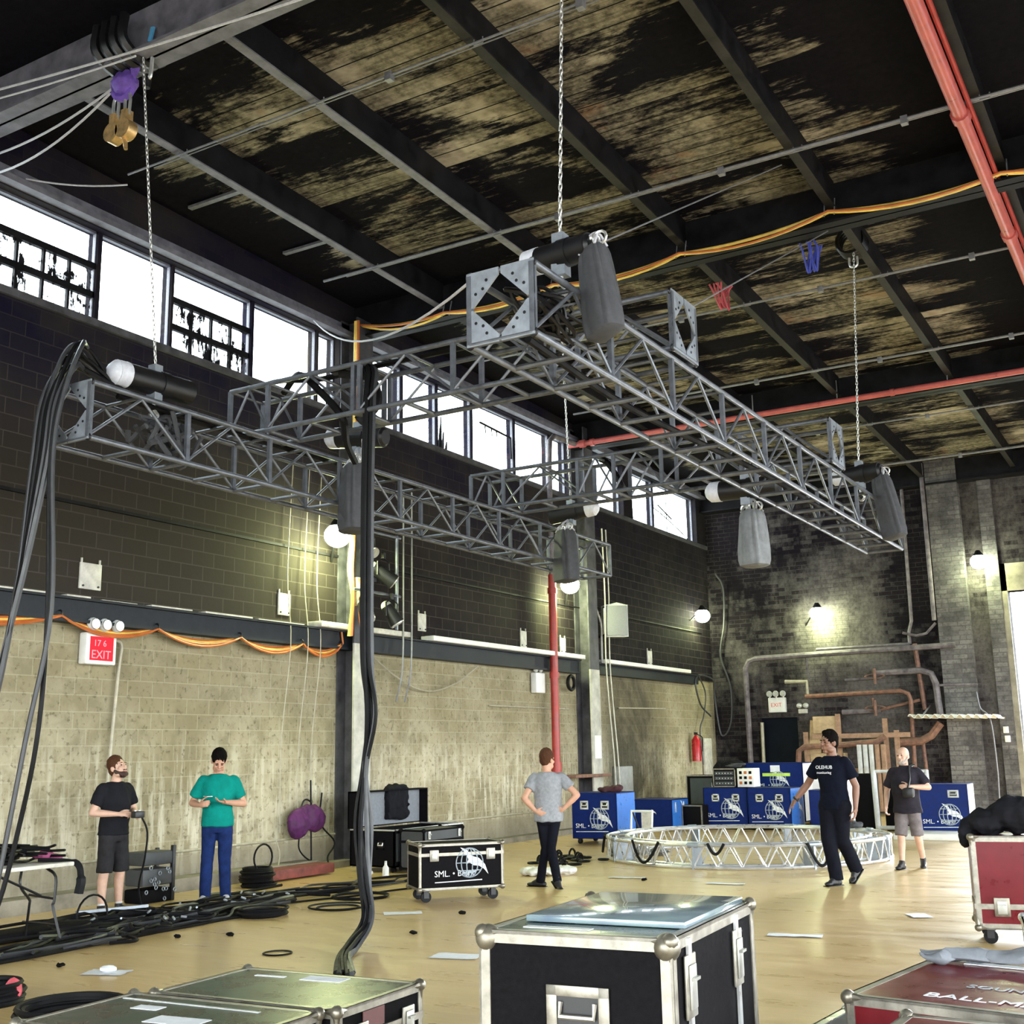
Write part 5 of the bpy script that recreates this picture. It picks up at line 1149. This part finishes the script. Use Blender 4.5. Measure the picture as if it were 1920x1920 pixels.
floor_cable((-10.0, 9.8), (-9.0, 14.0), .15, .012, 'pale cable running straight across the floor edge left of the trunk', None, 361, .0)
def coil(label, c, R_, n, r_, mat='rubber', z=.0, sq=1., name='cable_coil'):
    q = random.Random(int(c[0]*77)); mb = MB()
    for i in range(n): mb.torus((c[0]+(q.random()-.5)*R_*.25, c[1]+(q.random()-.5)*R_*.25, z+r_+i*r_*1.1), R_*(.8+.3*q.random()), r_, 'Z', 26, 5, sq)
    return solo(name, mb, M[mat], label, 'cable', (c[0], c[1], z))
coil('black cable coil on the floor right of the tangle', (-9.3, 10.1), .26, 5, .016)
coil('thin black cable loop on the floor left of the centre bundle', (-9.35, 11.9), .34, 2, .012)
coil('smaller black cable loop on the floor in front of the other loop', (-8.95, 10.95), .30, 2, .012)
coil('coil of black cable with a red tie at the bottom left corner', (-7.95, 5.75), .25, 7, .018)
solo('cable_tie', MB().torus((-7.78, 5.86, .09), .06, .025, 'Y', 12, 6), M['pinksling'], 'red tie on the cable coil at the bottom left corner', 'tie', (-7.78, 5.86, .05))
coil('black cable coil between the red tied coil and the flat cases', (-6.75, 5.55), .34, 6, .02)
coil('thick black cable arching behind the nearer flat case', (-6.1, 6.0), .42, 4, .022)
coil('heap of black cable by the wall behind the man in the teal shirt', (-11.45, 12.35), .22, 12, .018)
solo('cable_hump', MB().torus((-11.5, 12.5, .36), .18, .014, 'X', 20, 5), M['rubber'], 'upright black cable loop on the heap behind the man in the teal shirt', 'cable', (-11.5, 12.5, .3))
solo('cable_hump', MB().torus((-10.6, 8.9, .10), .20, .012, 'X', 20, 5), M['rubber'], 'upright cable loop standing out of the tangle beside the table', 'cable', (-10.6, 8.9, .05))
coil('small thin cable curl on the floor left of the centre bundle end', (-7.45, 8.3), .12, 1, .008)
solo('steel_bar', MB().box((-10.75, 9.3, .10), (.05, .8, .03), rot('Z', -20)), M['plate'], 'silver bar lying at the feet of the bearded man', 'bar', (-10.75, 9.3, .085))
mb = MB(); rr = random.Random(8)
for k in range(16): c = V((-10.6+rr.random()*1.2, 8.6+rr.random()*2.6, .07+rr.random()*.05)); mb.cyl(c, c+V((rr.random()-.5, rr.random()-.5, .1)).normalized()*.06, .012, .012, 6)
solo('cable_connectors', mb, M['plate'], 'bright plugs scattered over the cable tangle by the left wall', 'plugs', (-10.2, 9.8, .06), None, True, 'stuff')
solo('dark_board', MB().bbox((-10.6, 6.0, .0), (-10.25, 8.6, .09), .02), M['panel'], 'long dark board on the floor under the folding table', 'board', (-10.4, 7.3, 0))
mb = MB(); rr = random.Random(12)
for k in range(26): c = V((-9.5+rr.random()*.9, 16.2+rr.random()*1.4, .04)); mb.torus(c, .06+.05*rr.random(), .018, 'Z' if k % 3 else 'X', 10, 5)
solo('cable_pile', mb, M['rubber'], 'pile of black cable on the floor behind the logo case', 'cables', (-9.1, 16.9, .03), None, True, 'stuff')
cloth('paper_heap', MB().ell((-8.6, 15.0, .05), (.3, .22, .05)).ell((-8.3, 15.2, .06), (.2, .2, .06)), M['white'], 'heap of white paper on the floor left of the man in grey', 'paper', .02, .05, 9)
cloth('plastic_bag', MB().ell((-8.7, 18.3, .09), (.35, .2, .09)).ell((-8.3, 18.5, .06), (.2, .15, .06)), M['baggrey'], 'grey plastic sheet on the floor in front of the first blue case', 'sheet', .02, .05, 9)
# bag and cords on the wall left of the first column
cloth('shoulder_bag', MB().ell((-12.1, 13.9, .72), (.12, .24, .22)).ell((-12.1, 14.25, .78), (.12, .24, .2)).ell((-12.12, 14.1, .9), (.08, .15, .1)), M['magenta'], 'purple shoulder bag hanging on the left wall', 'bag', .02, .03, 9)
solo('bag_strap', MB().tube(spline([(-12.12, 13.95, .9), (-12.12, 14.05, 1.06), (-12.12, 14.2, 1.02), (-12.12, 14.22, .9)]), .014, 5), M['black'], 'short carry loop above the purple shoulder bag', 'strap', (-12.1, 14.1, 1))
cord([(-12.15, 13.98, .55), (-12.12, 13.95, .35), (-12.1, 14.1, .2), (-12.0, 14.25, .12)], .012, M['rubber'], 'black cord curving down from the purple bag to the floor')
cord([(-12.2, 14.28, 1.35), (-12.2, 14.3, .8), (-12.18, 14.3, .15)], .014, M['rubber'], 'straight black cord hanging beside the purple bag')
cord([(-12.2, 14.55, 1.15), (-12.18, 14.5, .7), (-12.1, 14.75, .4), (-12.1, 14.6, .2), (-12.05, 14.55, .1)], .014, M['rubber'], 'crooked black cord nearest the first column')
cord([(-12.2, 13.5, .55), (-12.1, 13.5, .3), (-11.9, 13.2, .03)], .01, M['conduit'], 'pale thin cord trailing from the low conduit to the floor')
# papers and litter
for x, y, a, w_, d_, lab in ((-8.1, 6.98, 20, .36, .22, 'white sheet with a folded corner on the floor above the flat cases'), (-7.98, 10.92, 40, .42, .2, 'white paper on the floor in front of the logo case'), (-5.9, 8.85, 15, .42, .25, 'white paper on the floor left of the foreground case'),
      (-3.64, 11.13, 12, .5, .16, 'pale paper strip on the floor right of the foreground case'), (-5.75, 14.9, 10, .5, .13, 'thin white strip on the floor in front of the ring truss'), (-2.9, 12.9, 30, .2, .3, 'small white paper on the bright floor near the dark red case'), (-7.25, 15.1, 15, .5, .12, 'thin white strip right of the feet of the man in grey')):
    mb = MB(); n = 6
    for i in range(n+1):
        for j in range(n+1): mb.v.append(V(((i/n-.5)*w_, (j/n-.5)*d_, .006+.012*abs(noise.noise(V((i*.6, j*.6, x)))))))
    mb.f = [(i*(n+1)+j, (i+1)*(n+1)+j, (i+1)*(n+1)+j+1, i*(n+1)+j+1) for i in range(n) for j in range(n)]; b = len(mb.v); mb.v += [p+V((0, 0, -.003)) for p in mb.v[:b]]; mb.f += [tuple(k+b for k in reversed(f)) for f in mb.f]
    if lab.startswith('white sheet'): mb.ell((0, .02, .03), (.08, .05, .03), None, 8, 5)
    o = obj('paper_sheet', mb, M['paper']); o.location = (x, y, 0); o.rotation_euler = (0, 0, math.radians(a)); tag(o, lab, 'paper')
LIT = [((-6.9, 14.9), 'dark scrap on the floor in front of the ring truss'), ((-7.35, 11.15), 'dark scrap beside the paper in front of the logo case'), ((-7.6, 9.7), 'dark scrap right of the centre cable bundle'), ((-7.0, 9.75), 'small scrap on the open floor right of the cable bundle'),
       ((-6.6, 12.9), 'dark scrap behind the foreground case'), ((-8.6, 8.9), 'dark scrap on the floor left of the cable bundle'), ((-8.7, 7.0), 'dark scrap beside the folded white sheet'), ((-9.0, 8.6), 'dark scrap near the cable coil'), ((-5.6, 12.5), 'scrap on the floor right behind the foreground case')]
for i, ((x, y), lab) in enumerate(LIT): solo('floor_scrap', MB().ell((x, y, .018), (.045, .03, .018), None, 8, 5).jitter(.012, 30, i), M['panel'], lab, 'scrap', (x, y, 0))
solo('floor_clip', MB().box((-2.25, 7.3, .02), (.2, .12, .03), rot('Z', 20)), M['steelgrey'], 'small dark bracket on the floor left of the red pair', 'bracket', (-2.25, 7.3, 0))
# ------------------------------------------------------------------ people
def hand(mb, wr, d, n, thumb, curl=.5, s=1.):
    """palm, four jointed fingers of unequal length, thumb leaving the side of the palm"""
    wr, d, n, th = V(wr), V(d).normalized(), V(n), V(thumb); n = (n-d*n.dot(d)).normalized(); w = d.cross(n); sg = 1 if w.dot(th) > 0 else -1; w = w*sg
    R = Matrix((d, w, n)).transposed()
    mb.ell(wr+d*.052*s, (.055*s, .041*s, .017*s), R, 12, 8); mb.limb(wr-d*.01, wr+d*.03*s, .026*s, .028*s, 10)
    for k, (o, L) in enumerate(((.030, .92), (.010, 1.), (-.010, .95), (-.029, .74))):
        p = wr+d*(.092-.004*abs(k-1))*s+w*o*s; a = 0.
        for q, (l, r0) in enumerate(((.042, .0098), (.027, .009), (.022, .0082))):
            a += curl*(.55, .9, .7)[q]*(1+.12*k); v = d*math.cos(a)+n*math.sin(a); e = p+v*l*L*s
            mb.limb(p, e, r0*s, (r0-.0007)*s, 8); p = e
    p = wr+d*.030*s+w*.032*s; v = (d*.62+w*.62+n*.35).normalized()
    for l, r0 in ((.040, .0118), (.032, .0105), (.026, .0095)):
        e = p+v*l*s; mb.limb(p, e, r0*s, (r0-.001)*s, 8); p = e; v = (v+d*.35+n*.22-w*.12).normalized()

def head_parts(c, R, hair, skin):
    """skull, jaw, nose, brow, ears as closed pieces for the body; returns builders for face details"""
    T = lambda p: c+R @ V(p); b = MB()
    b.ell(T((0, -.012, .035)), (.074, .094, .098), R, 22, 14); b.ell(T((0, .018, -.035)), (.058, .068, .082), R, 20, 12); b.ell(T((0, .062, -.098)), (.028, .024, .020), R, 12, 8)
    b.ell(T((0, .098, -.018)), (.0145, .020, .017), R, 12, 8); b.limb(T((0, .088, .022)), T((0, .100, -.012)), .009, .012, 8)
    for s in (-1, 1):
        b.ell(T((s*.028, .080, .026)), (.024, .011, .009), R, 10, 6); b.ell(T((s*.040, .062, -.022)), (.022, .022, .018), R, 10, 6); b.ell(T((s*.046, .02, -.075)), (.022, .04, .03), R, 10, 6)
        b.ell(T((s*.077, -.010, -.006)), (.011, .024, .032), R @ rot('Z', s*18), 10, 8)
    b.ell(T((0, .083, -.058)), (.024, .012, .007), R, 10, 6); b.ell(T((0, .081, -.069)), (.021, .011, .007), R, 10, 6)
    eyes, brows, lips = MB(), MB(), MB()
    for s in (-1, 1):
        eyes.ell(T((s*.030, .082, .006)), (.0125, .008, .0065), R, 10, 6); brows.ell(T((s*.031, .090, .030)), (.021, .006, .0042), R @ rot('Y', s*7), 10, 6)
    lips.ell(T((0, .0935, -.060)), (.021, .005, .0045), R, 10, 6); lips.ell(T((0, .092, -.068)), (.018, .005, .005), R, 10, 6)
    return b, eyes, brows, lips, T

def person(label, loc, heading, H, skin, J, top, bottom, shoe, hair, group=None):
    s = H/1.75; r = thing('person', label, 'person', loc, heading-90); k = lambda p: V(p)*s
    belly = J.get('belly', 0.); lean = V(J.get('lean', (0, 0, 0))); px = J.get('pelvis', (0, 0))
    P0 = V((px[0], px[1], 0))
    def sp(z, o=(0, 0)):             # point on the spine line at height z
        t = max(0, min(1, (z-.9)/.6)); return k(P0*(1-t*.6)+V((o[0], o[1], z))+lean*t)
    sh = {q: k(V((q*.178, -.012, 1.405))+lean+P0*.4) for q in (-1, 1)}
    hip = {q: k(V((q*.088, 0, .90))+P0) for q in (-1, 1)}
    el = {-1: k(J['elL']), 1: k(J['elR'])}; wr = {-1: k(J['wrL']), 1: k(J['wrR'])}
    kn = {-1: k(J['knL']), 1: k(J['knR'])}; an = {-1: k(J['anL']), 1: k(J['anR'])}
    body = MB()
    rings = lambda g, top_=True: [(sp(.84), (.150+g)*s, (.100+g)*s), (sp(.92), (.166+g)*s, (.115+g)*s), (sp(1.0), (.158+g)*s, (.112+g+belly*.5)*s), (sp(1.10, (0, belly*.5)), (.148+g+belly*.3)*s, (.106+g+belly*.7)*s),
        (sp(1.2, (0, belly*.4)), (.156+g+belly*.2)*s, (.112+g+belly*.5)*s), (sp(1.30), (.174+g)*s, (.118+g)*s), (sp(1.375, (0, -.008)), (.184+g)*s, (.108+g)*s), (sp(1.43, (0, -.012)), (.140+g)*s, (.085+g)*s), (sp(1.475, (0, -.012)), (.070+g)*s, (.062+g)*s)]
    body.loft(rings(0), 26)
    neck0 = sp(1.43, (0, -.015)); hc = sp(1.625, J.get('head_off', (0, .02))); R = rot('Z', J.get('yaw', 0)) @ rot('X', J.get('pitch', 0)) @ rot('Y', J.get('roll', 0))
    nb = hc+R @ V((0, -.025, -.07))*s; body.limb(neck0, nb, .062*s, .056*s, 16)
    hb, eyes, brows, lips, T = head_parts(V((0, 0, 0)), Matrix.Identity(3), hair, skin); HM = Matrix.Translation(hc) @ R.to_4x4() @ Matrix.Scale(s*1.06, 4)
    body.v, n0 = body.v, len(body.v); hb.xf(HM); body.add(hb.v, hb.f)
    for q in (-1, 1):
        body.limb(sh[q]-V((q*.012, 0, .012))*s, el[q], .047*s, .042*s); body.limb(el[q], el[q].lerp(wr[q], .35), .042*s, .043*s); body.limb(el[q].lerp(wr[q], .35), wr[q], .043*s, .027*s)
        hd, hn = J['hdL' if q < 0 else 'hdR']; hand(body, wr[q], hd, hn, V(J['thL' if q < 0 else 'thR']), J.get('curl', {}).get(q, .5), s)
        lw = 1. if J.get('shorts') else .8; body.limb(hip[q], kn[q], .085*s*lw, .056*s*lw, 16); c1 = kn[q].lerp(an[q], .3)+V((0, -.018, 0))*s
        body.limb(kn[q], c1, .053*s*lw, .056*s*lw, 16); body.limb(c1, an[q], .056*s*lw, .037*s*lw, 16)
        fy = math.radians(J.get('footL' if q < 0 else 'footR', 0)); fp = math.radians(J.get('tipL' if q < 0 else 'tipR', 0)); f = V((math.sin(fy)*-1*math.cos(fp), math.cos(fy)*math.cos(fp), -math.sin(fp)))
        body.limb(an[q]-V((0, 0, .02))*s, an[q]+f*.09*s-V((0, 0, .05))*s, .030*s, .020*s, 10)
        J['f%d' % q] = f
    b = obj('body', fuse(body, .0075, 3, M[skin], 'body'), None, r)
    # face details and hair
    obj('eyes', eyes.xf(HM), M['eye'], r); obj('lips', lips.xf(HM), M['lips'], r)
    obj('eyebrows', brows.xf(HM), M[hair] if hair else M['hairgrey'], r)
    if hair:
        h = MB(); h.ell((0, -.020, .052), (.087, .096, .108), None, 26, 16); h.ell((0, -.055, .0), (.070, .055, .07), None, 18, 12)
        if J.get('quiff'): h.ell((0, .030, .118), (.060, .050, .028), None, 16, 10)
        for q in (-1, 1): h.ell((q*.072, -.012, .012), (.010, .022, .030), None, 10, 8)
        obj('hair', fuse(h.xf(HM), .009, 1, M[hair], 'hair', .006, 55), None, r)
    if J.get('beard'):
        h = MB(); h.ell((0, .048, -.088), (.048, .046, .038), None, 18, 12); h.limb((-.056, .012, -.05), (-.03, .06, -.09), .022, .026, 10).limb((.056, .012, -.05), (.03, .06, -.09), .022, .026, 10)
        h.limb((-.024, .088, -.050), (.024, .088, -.050), .0085, .0085, 8); h.limb((-.066, 0, -.02), (-.056, .012, -.05), .014, .02, 8).limb((.066, 0, -.02), (.056, .012, -.05), .014, .02, 8)
        obj('beard', fuse(h.xf(HM), .007, 1, M[J['beard']], 'beard', .004, 70), None, r)
    # shirt
    sm = MB(); g = J.get('loose', .022); hem = J.get('hem', .86); rg = rings(g)
    rg[0] = (sp(hem), (.165+g+belly*.3)*s, (.118+g+belly*.5)*s); sm.loft(rg, 28)
    for q in (-1, 1):
        t = J.get('sleeve', .62); e = sh[q].lerp(el[q], t); sm.limb(sh[q]-V((q*.01, 0, .006))*s, sh[q].lerp(el[q], .2), .070*s, .070*s, 16); sm.cyl(sh[q], e, .069*s, .075*s, 18)
    obj('shirt', fuse(sm, .012, 9, M[top], 'shirt', .010, 9, heading), None, r)
    if J.get('collar'):
        c = sp(1.462, (0, -.005)); obj('collar', MB().loft([(c-V((0, 0, .03)), .096*s, .088*s), (c, .088*s, .082*s), (c+V((0, 0, .03)), .074*s, .072*s)], 20), M[top], r)
    # trousers or shorts
    tm = MB(); tm.loft([(sp(1.0), .166*s, (.118+belly*.3)*s), (sp(.93), .176*s, .126*s), (sp(.85), .172*s, .118*s), (sp(.80), .14*s, .10*s)], 26)
    for q in (-1, 1):
        if J.get('shorts'):
            e = kn[q]+(an[q]-kn[q])*.06; tm.limb(hip[q], hip[q].lerp(kn[q], .5), .098*s, .096*s, 18); tm.cyl(hip[q].lerp(kn[q], .4), e, .096*s, .092*s, 20)
        else:
            w = J.get('leg', 1.); c1 = kn[q].lerp(an[q], .35)+V((0, -.014, 0))*s; e = an[q]+(an[q]-kn[q]).normalized()*.035
            tm.limb(hip[q], kn[q], .098*s*w, .072*s*w, 18); tm.limb(kn[q], c1, .072*s*w, .070*s*w, 16); tm.cyl(c1, e, .070*s*w, .066*s*w, 18)
    obj('shorts' if J.get('shorts') else 'trousers', fuse(tm, .012, 3, M[bottom], 'trousers', .009, 8, heading+3), None, r)
    # shoes, with socks where legs are bare
    for q in (-1, 1):
        f = J['f%d' % q]; a = an[q]; fl_ = V((f.x, f.y, 0)).normalized(); side = V((fl_.y, -fl_.x, 0)); up = side.cross(f).normalized()
        Rm = Matrix((side, f, up)).transposed(); o = a-up*.052*s
        m = MB(); m.ell(o-f*.045*s, (.036*s, .042*s, .036*s), Rm, 14, 9); m.ell(o+f*.045*s+up*.004, (.042*s, .09*s, .033*s), Rm, 16, 9); m.ell(o+f*.135*s-up*.006*s, (.044*s, .062*s, .026*s), Rm, 16, 9); m.limb(o, a+up*.012*s, .040*s, .047*s, 12); m.limb(a+f*.012*s-up*.012*s, o+f*.10*s+up*.006*s, .045*s, .034*s, 12)
        me = fuse(m, .009, 2, M[shoe], 'shoe'); so = obj('shoe', me, None, r)
        sl = MB(); sl.bbox((-.042*s, -.085*s, -.052*s-.012), (.042*s, .192*s, -.040*s-.008), .006); M4 = Rm.to_4x4(); M4.translation = a-up*.030*s; obj('sole', sl.xf(M4), M['shoe_white'] if shoe == 'shoe_white' else M['rubber'], so)
        if J.get('shorts') and J.get('socks'): obj('sock', MB().cyl(a-up*.01, a+V((0, 0, .05))*s, .044*s, .041*s, 14), M['sock'], r)
    r['scale_h'] = H; return r, HM, sp, k

DN = V((0, 0, -1))
# bearded man, charcoal tee and shorts, looking up
r, *_ = person('bearded man in charcoal tee and shorts looking up beside the left wall', (-11.04, 9.51, 0), 0, 1.74, 'skinpale', dict(
    elR=(.29, -.03, 1.135), wrR=(.115, .19, 1.115), elL=(-.27, .02, 1.13), wrL=(-.06, .26, 1.10), hdR=((-.55, .82, .05), (-.6, -.4, -.6)), hdL=((.25, .95, .05), (.6, -.2, -.6)), thR=(0, .3, 1), thL=(0, .3, 1), curl={-1: .75, 1: .7},
    knR=(.115, .015, .49), anR=(.125, .0, .085), knL=(-.115, .015, .49), anL=(-.125, .0, .085), footR=-22, footL=18, yaw=8, pitch=22, beard='beard', shorts=True, socks=True, hem=.88, belly=.03, sleeve=.70), 'tee_dark', 'shorts_dark', 'shoe', 'hairbrown')
ct = thing('hoist_controller', 'black handheld controller gripped by the bearded man', 'controller', (-10.64, 9.49, 1.115)); obj('housing', MB().bbox((-.03, -.07, -.05), (.05, .07, .025), .012), M['black'], ct)
obj('button', MB().cyl((.0, -.03, .025), (.0, -.03, .035), .012).cyl((.0, .03, .025), (.0, .03, .035), .012), M['capwhite'], ct)
solo('controller_cable', MB().tube(spline([(-10.64, 9.55, 1.08), (-10.60, 9.61, .9), (-10.66, 9.64, .6), (-10.8, 9.7, .3), (-10.85, 9.8, .06)], 5), .012, 5), M['rubber'], 'cable hanging from the controller of the bearded man', 'cable', (-10.64, 9.55, 1.08))
# man in teal tee looking down at a phone
r, *_ = person('man in teal tee and blue jeans looking down at a phone', (-10.68, 10.78, 0), -47, 1.80, 'skin', dict(
    elR=(.295, -.04, 1.145), wrR=(.20, .17, 1.125), elL=(-.30, -.02, 1.125), wrL=(-.10, .225, 1.155), hdR=((-.5, .85, .15), (-.7, -.5, .0)), hdL=((.75, .62, .12), (-.1, .1, 1)), thR=(0, 0, 1), thL=(-.2, .9, .3), curl={-1: .35, 1: .8},
    knR=(.10, .03, .49), anR=(.11, .0, .085), knL=(-.10, .02, .49), anL=(-.12, -.03, .085), footR=-28, footL=12, yaw=6, pitch=-34, head_off=(0, .045), hem=.87, sleeve=.75, loose=.026), 'tee_green', 'jeans', 'shoe_white', 'hairdark')
ph = thing('smartphone', 'white smartphone in the left hand of the man in the teal tee', 'phone', (-10.57, 10.50, 1.262), -47+20-90); obj('shell', MB().bbox((-.036, -.07, -.004), (.036, .07, .004), .003), M['white'], ph); obj('screen', MB().box((0, 0, .0045), (.064, .125, .001)), M['panel'], ph)
# man in grey tee seen from behind, hands on hips
person('man in grey tee and black trousers seen from behind with hands on hips', (-7.72, 13.78, 0), 112, 1.73, 'skin', dict(
    elR=(.395, -.05, 1.17), wrR=(.215, -.06, 1.00), elL=(-.30, -.13, 1.14), wrL=(-.155, -.125, .975), hdR=((-.75, .1, -.35), (-.3, .8, .2)), hdL=((.75, -.12, -.3), (.1, .9, .2)), thR=(0, .8, .4), thL=(0, .3, 1), curl={-1: .35, 1: .45},
    knR=(.03, -.02, .49), anR=(.115, -.16, .115), knL=(-.05, .03, .50), anL=(-.13, .05, .085), footR=-150, footL=75, tipR=28, yaw=-34, pitch=0, hem=.83, sleeve=.58, loose=.03, leg=.88), 'tee_grey', 'jeans_black', 'shoe', 'hairbrown')
# tall man in navy tee walking to the left
r, HM, sp, k = person('tall man in navy printed tee and dark trousers walking across the floor', (-4.42, 15.42, 0), -102, 1.90, 'skintan', dict(
    elR=(.335, -.02, 1.145), wrR=(.455, .10, .955), elL=(-.27, -.06, 1.12), wrL=(-.275, .0, .875), hdR=((.45, .35, -.75), (-.6, -.3, -.5)), hdL=((.05, .15, -1), (.9, .2, .1)), thR=(0, .9, .3), thL=(0, 1, 0), curl={-1: .55, 1: .3},
    knR=(.045, .11, .50), anR=(-.03, .12, .085), knL=(-.075, .01, .51), anL=(-.095, -.24, .17), footR=-12, footL=-5, tipL=35, yaw=-24, pitch=2, hem=.85, sleeve=.68, leg=1.18, pelvis=(-.015, 0), quiff=True), 'tee_navy', 'jeans_black', 'shoe', 'hairdark')
s = 1.9/1.75
obj('shirt_print', text_mb('OLEHUB', .062, .004).xf(FR((.125*s, .152*s, 1.325*s), (-1, .0, 0), (0, -.05, 1))), M['decal'], r); obj('shirt_print', text_mb('monitoring', .046, .004).xf(FR((.115*s, .150*s, 1.268*s), (-1, .0, 0), (0, -.03, 1))), M['decal'], r)
obj('wristwatch', MB().torus((0, 0, 0), .036, .012, 'Z', 16, 6).box((.036, .0, 0), (.014, .04, .04)).xf(Matrix.Translation(V((.443, .088, .975))*s) @ rot('Y', 148).to_4x4()), M['black'], r)
# bald man with dark polo and grey shorts, walking towards the camera
r, *_ = person('bald man in dark polo and grey shorts walking towards the camera', (-4.02, 17.72, 0), -92, 1.68, 'skinpale', dict(
    elR=(.30, -.06, 1.12), wrR=(.285, .11, .90), elL=(-.335, .0, 1.17), wrL=(-.115, .215, 1.19), hdR=((-.0, .35, -.85), (-.9, .1, 0)), hdL=((.9, .35, .0), (.2, -.8, -.2)), thR=(0, 1, 0), thL=(0, .1, 1), curl={-1: .7, 1: .7},
    knR=(.10, .10, .50), anR=(.11, .13, .085), knL=(-.10, -.03, .49), anL=(-.11, -.22, .115), footR=-10, footL=10, tipL=14, yaw=-16, pitch=4, shorts=True, hem=.80, belly=.06, sleeve=.80, loose=.035, beard='hairgrey', collar=True), 'polo', 'shorts_grey', 'shoe', None)
obj('shoulder_strap', MB().tube(spline([V((-.13, -.08, 1.50))*.96, V((-.10, .10, 1.46))*.96, V((-.12, .20, 1.30))*.96, V((-.10, .26, 1.17))*.96], 5), .016, 6), M['black'], r)
bg = thing('hip_bag', 'black pouch held against the belly of the bald man', 'bag', (-3.98, 17.44, 1.08), -2); obj('pouch', MB().bbox((-.02, -.05, -.09), (.13, .06, .05), .03).jitter(.008, 14), M['black'], bg)

# ------------------------------------------------------------------ camera, sky, exposure
cam = bpy.data.cameras.new('camera'); co = link(bpy.data.objects.new('camera', cam)); SC.camera = co
yaw, pitch, roll = math.radians(30.735), math.radians(11.625), math.radians(1.017)
fw = V((-math.sin(yaw)*math.cos(pitch), math.cos(yaw)*math.cos(pitch), math.sin(pitch))); rt = V((math.cos(yaw), math.sin(yaw), 0)); dnv = fw.cross(rt)
right = rt*math.cos(roll)+dnv*math.sin(roll); down = dnv*math.cos(roll)-rt*math.sin(roll)
mw = Matrix((right, -down, -fw)).transposed().to_4x4(); mw.translation = (0, 0, 1.72); co.matrix_world = mw
cam.sensor_fit = 'HORIZONTAL'; cam.sensor_width = 36; cam.lens = 36*2188/1920; cam.clip_start = .05; cam.clip_end = 500
w = bpy.data.worlds.new('overcast_sky'); SC.world = w; w.use_nodes = True; nt = w.node_tree; nt.nodes.clear(); t = NT(nt)
z = t.xyz(t.n('ShaderNodeTexCoord').outputs['Generated'])[2]
skyc = t.mix(t.step(z, -.1, .9), (.95, 1.0, 1.0), (.82, .92, 1.0))
bgn = t.n('ShaderNodeBackground', {'Color': skyc, 'Strength': 3.2}); nt.links.new(bgn.outputs[0], t.n('ShaderNodeOutputWorld').inputs[0])
sl = bpy.data.lights.new('door_glow', 'SUN'); sl.energy = 2.6; sl.angle = math.radians(14); sl.color = (.86, .93, 1.)  # sun lamp added to brighten the floor like sky glow through the back opening
so = link(bpy.data.objects.new('door_glow', sl)); so.rotation_euler = V((-.03, -1, -.25)).to_track_quat('-Z', 'Y').to_euler(); so.location = (-2.4, 60, 16)
SC.view_settings.view_transform = 'Standard'; SC.view_settings.look = 'None'; SC.view_settings.gamma = 1.; SC.view_settings.use_curve_mapping = False
SC.view_settings.exposure = 2.15
SC.cycles.use_denoising = True; SC.cycles.max_bounces = 8; SC.cycles.diffuse_bounces = 4; SC.cycles.glossy_bounces = 3; SC.cycles.transparent_max_bounces = 12
SC.cycles.sample_clamp_indirect = 6.
bpy.data.scenes.remove(TMP)
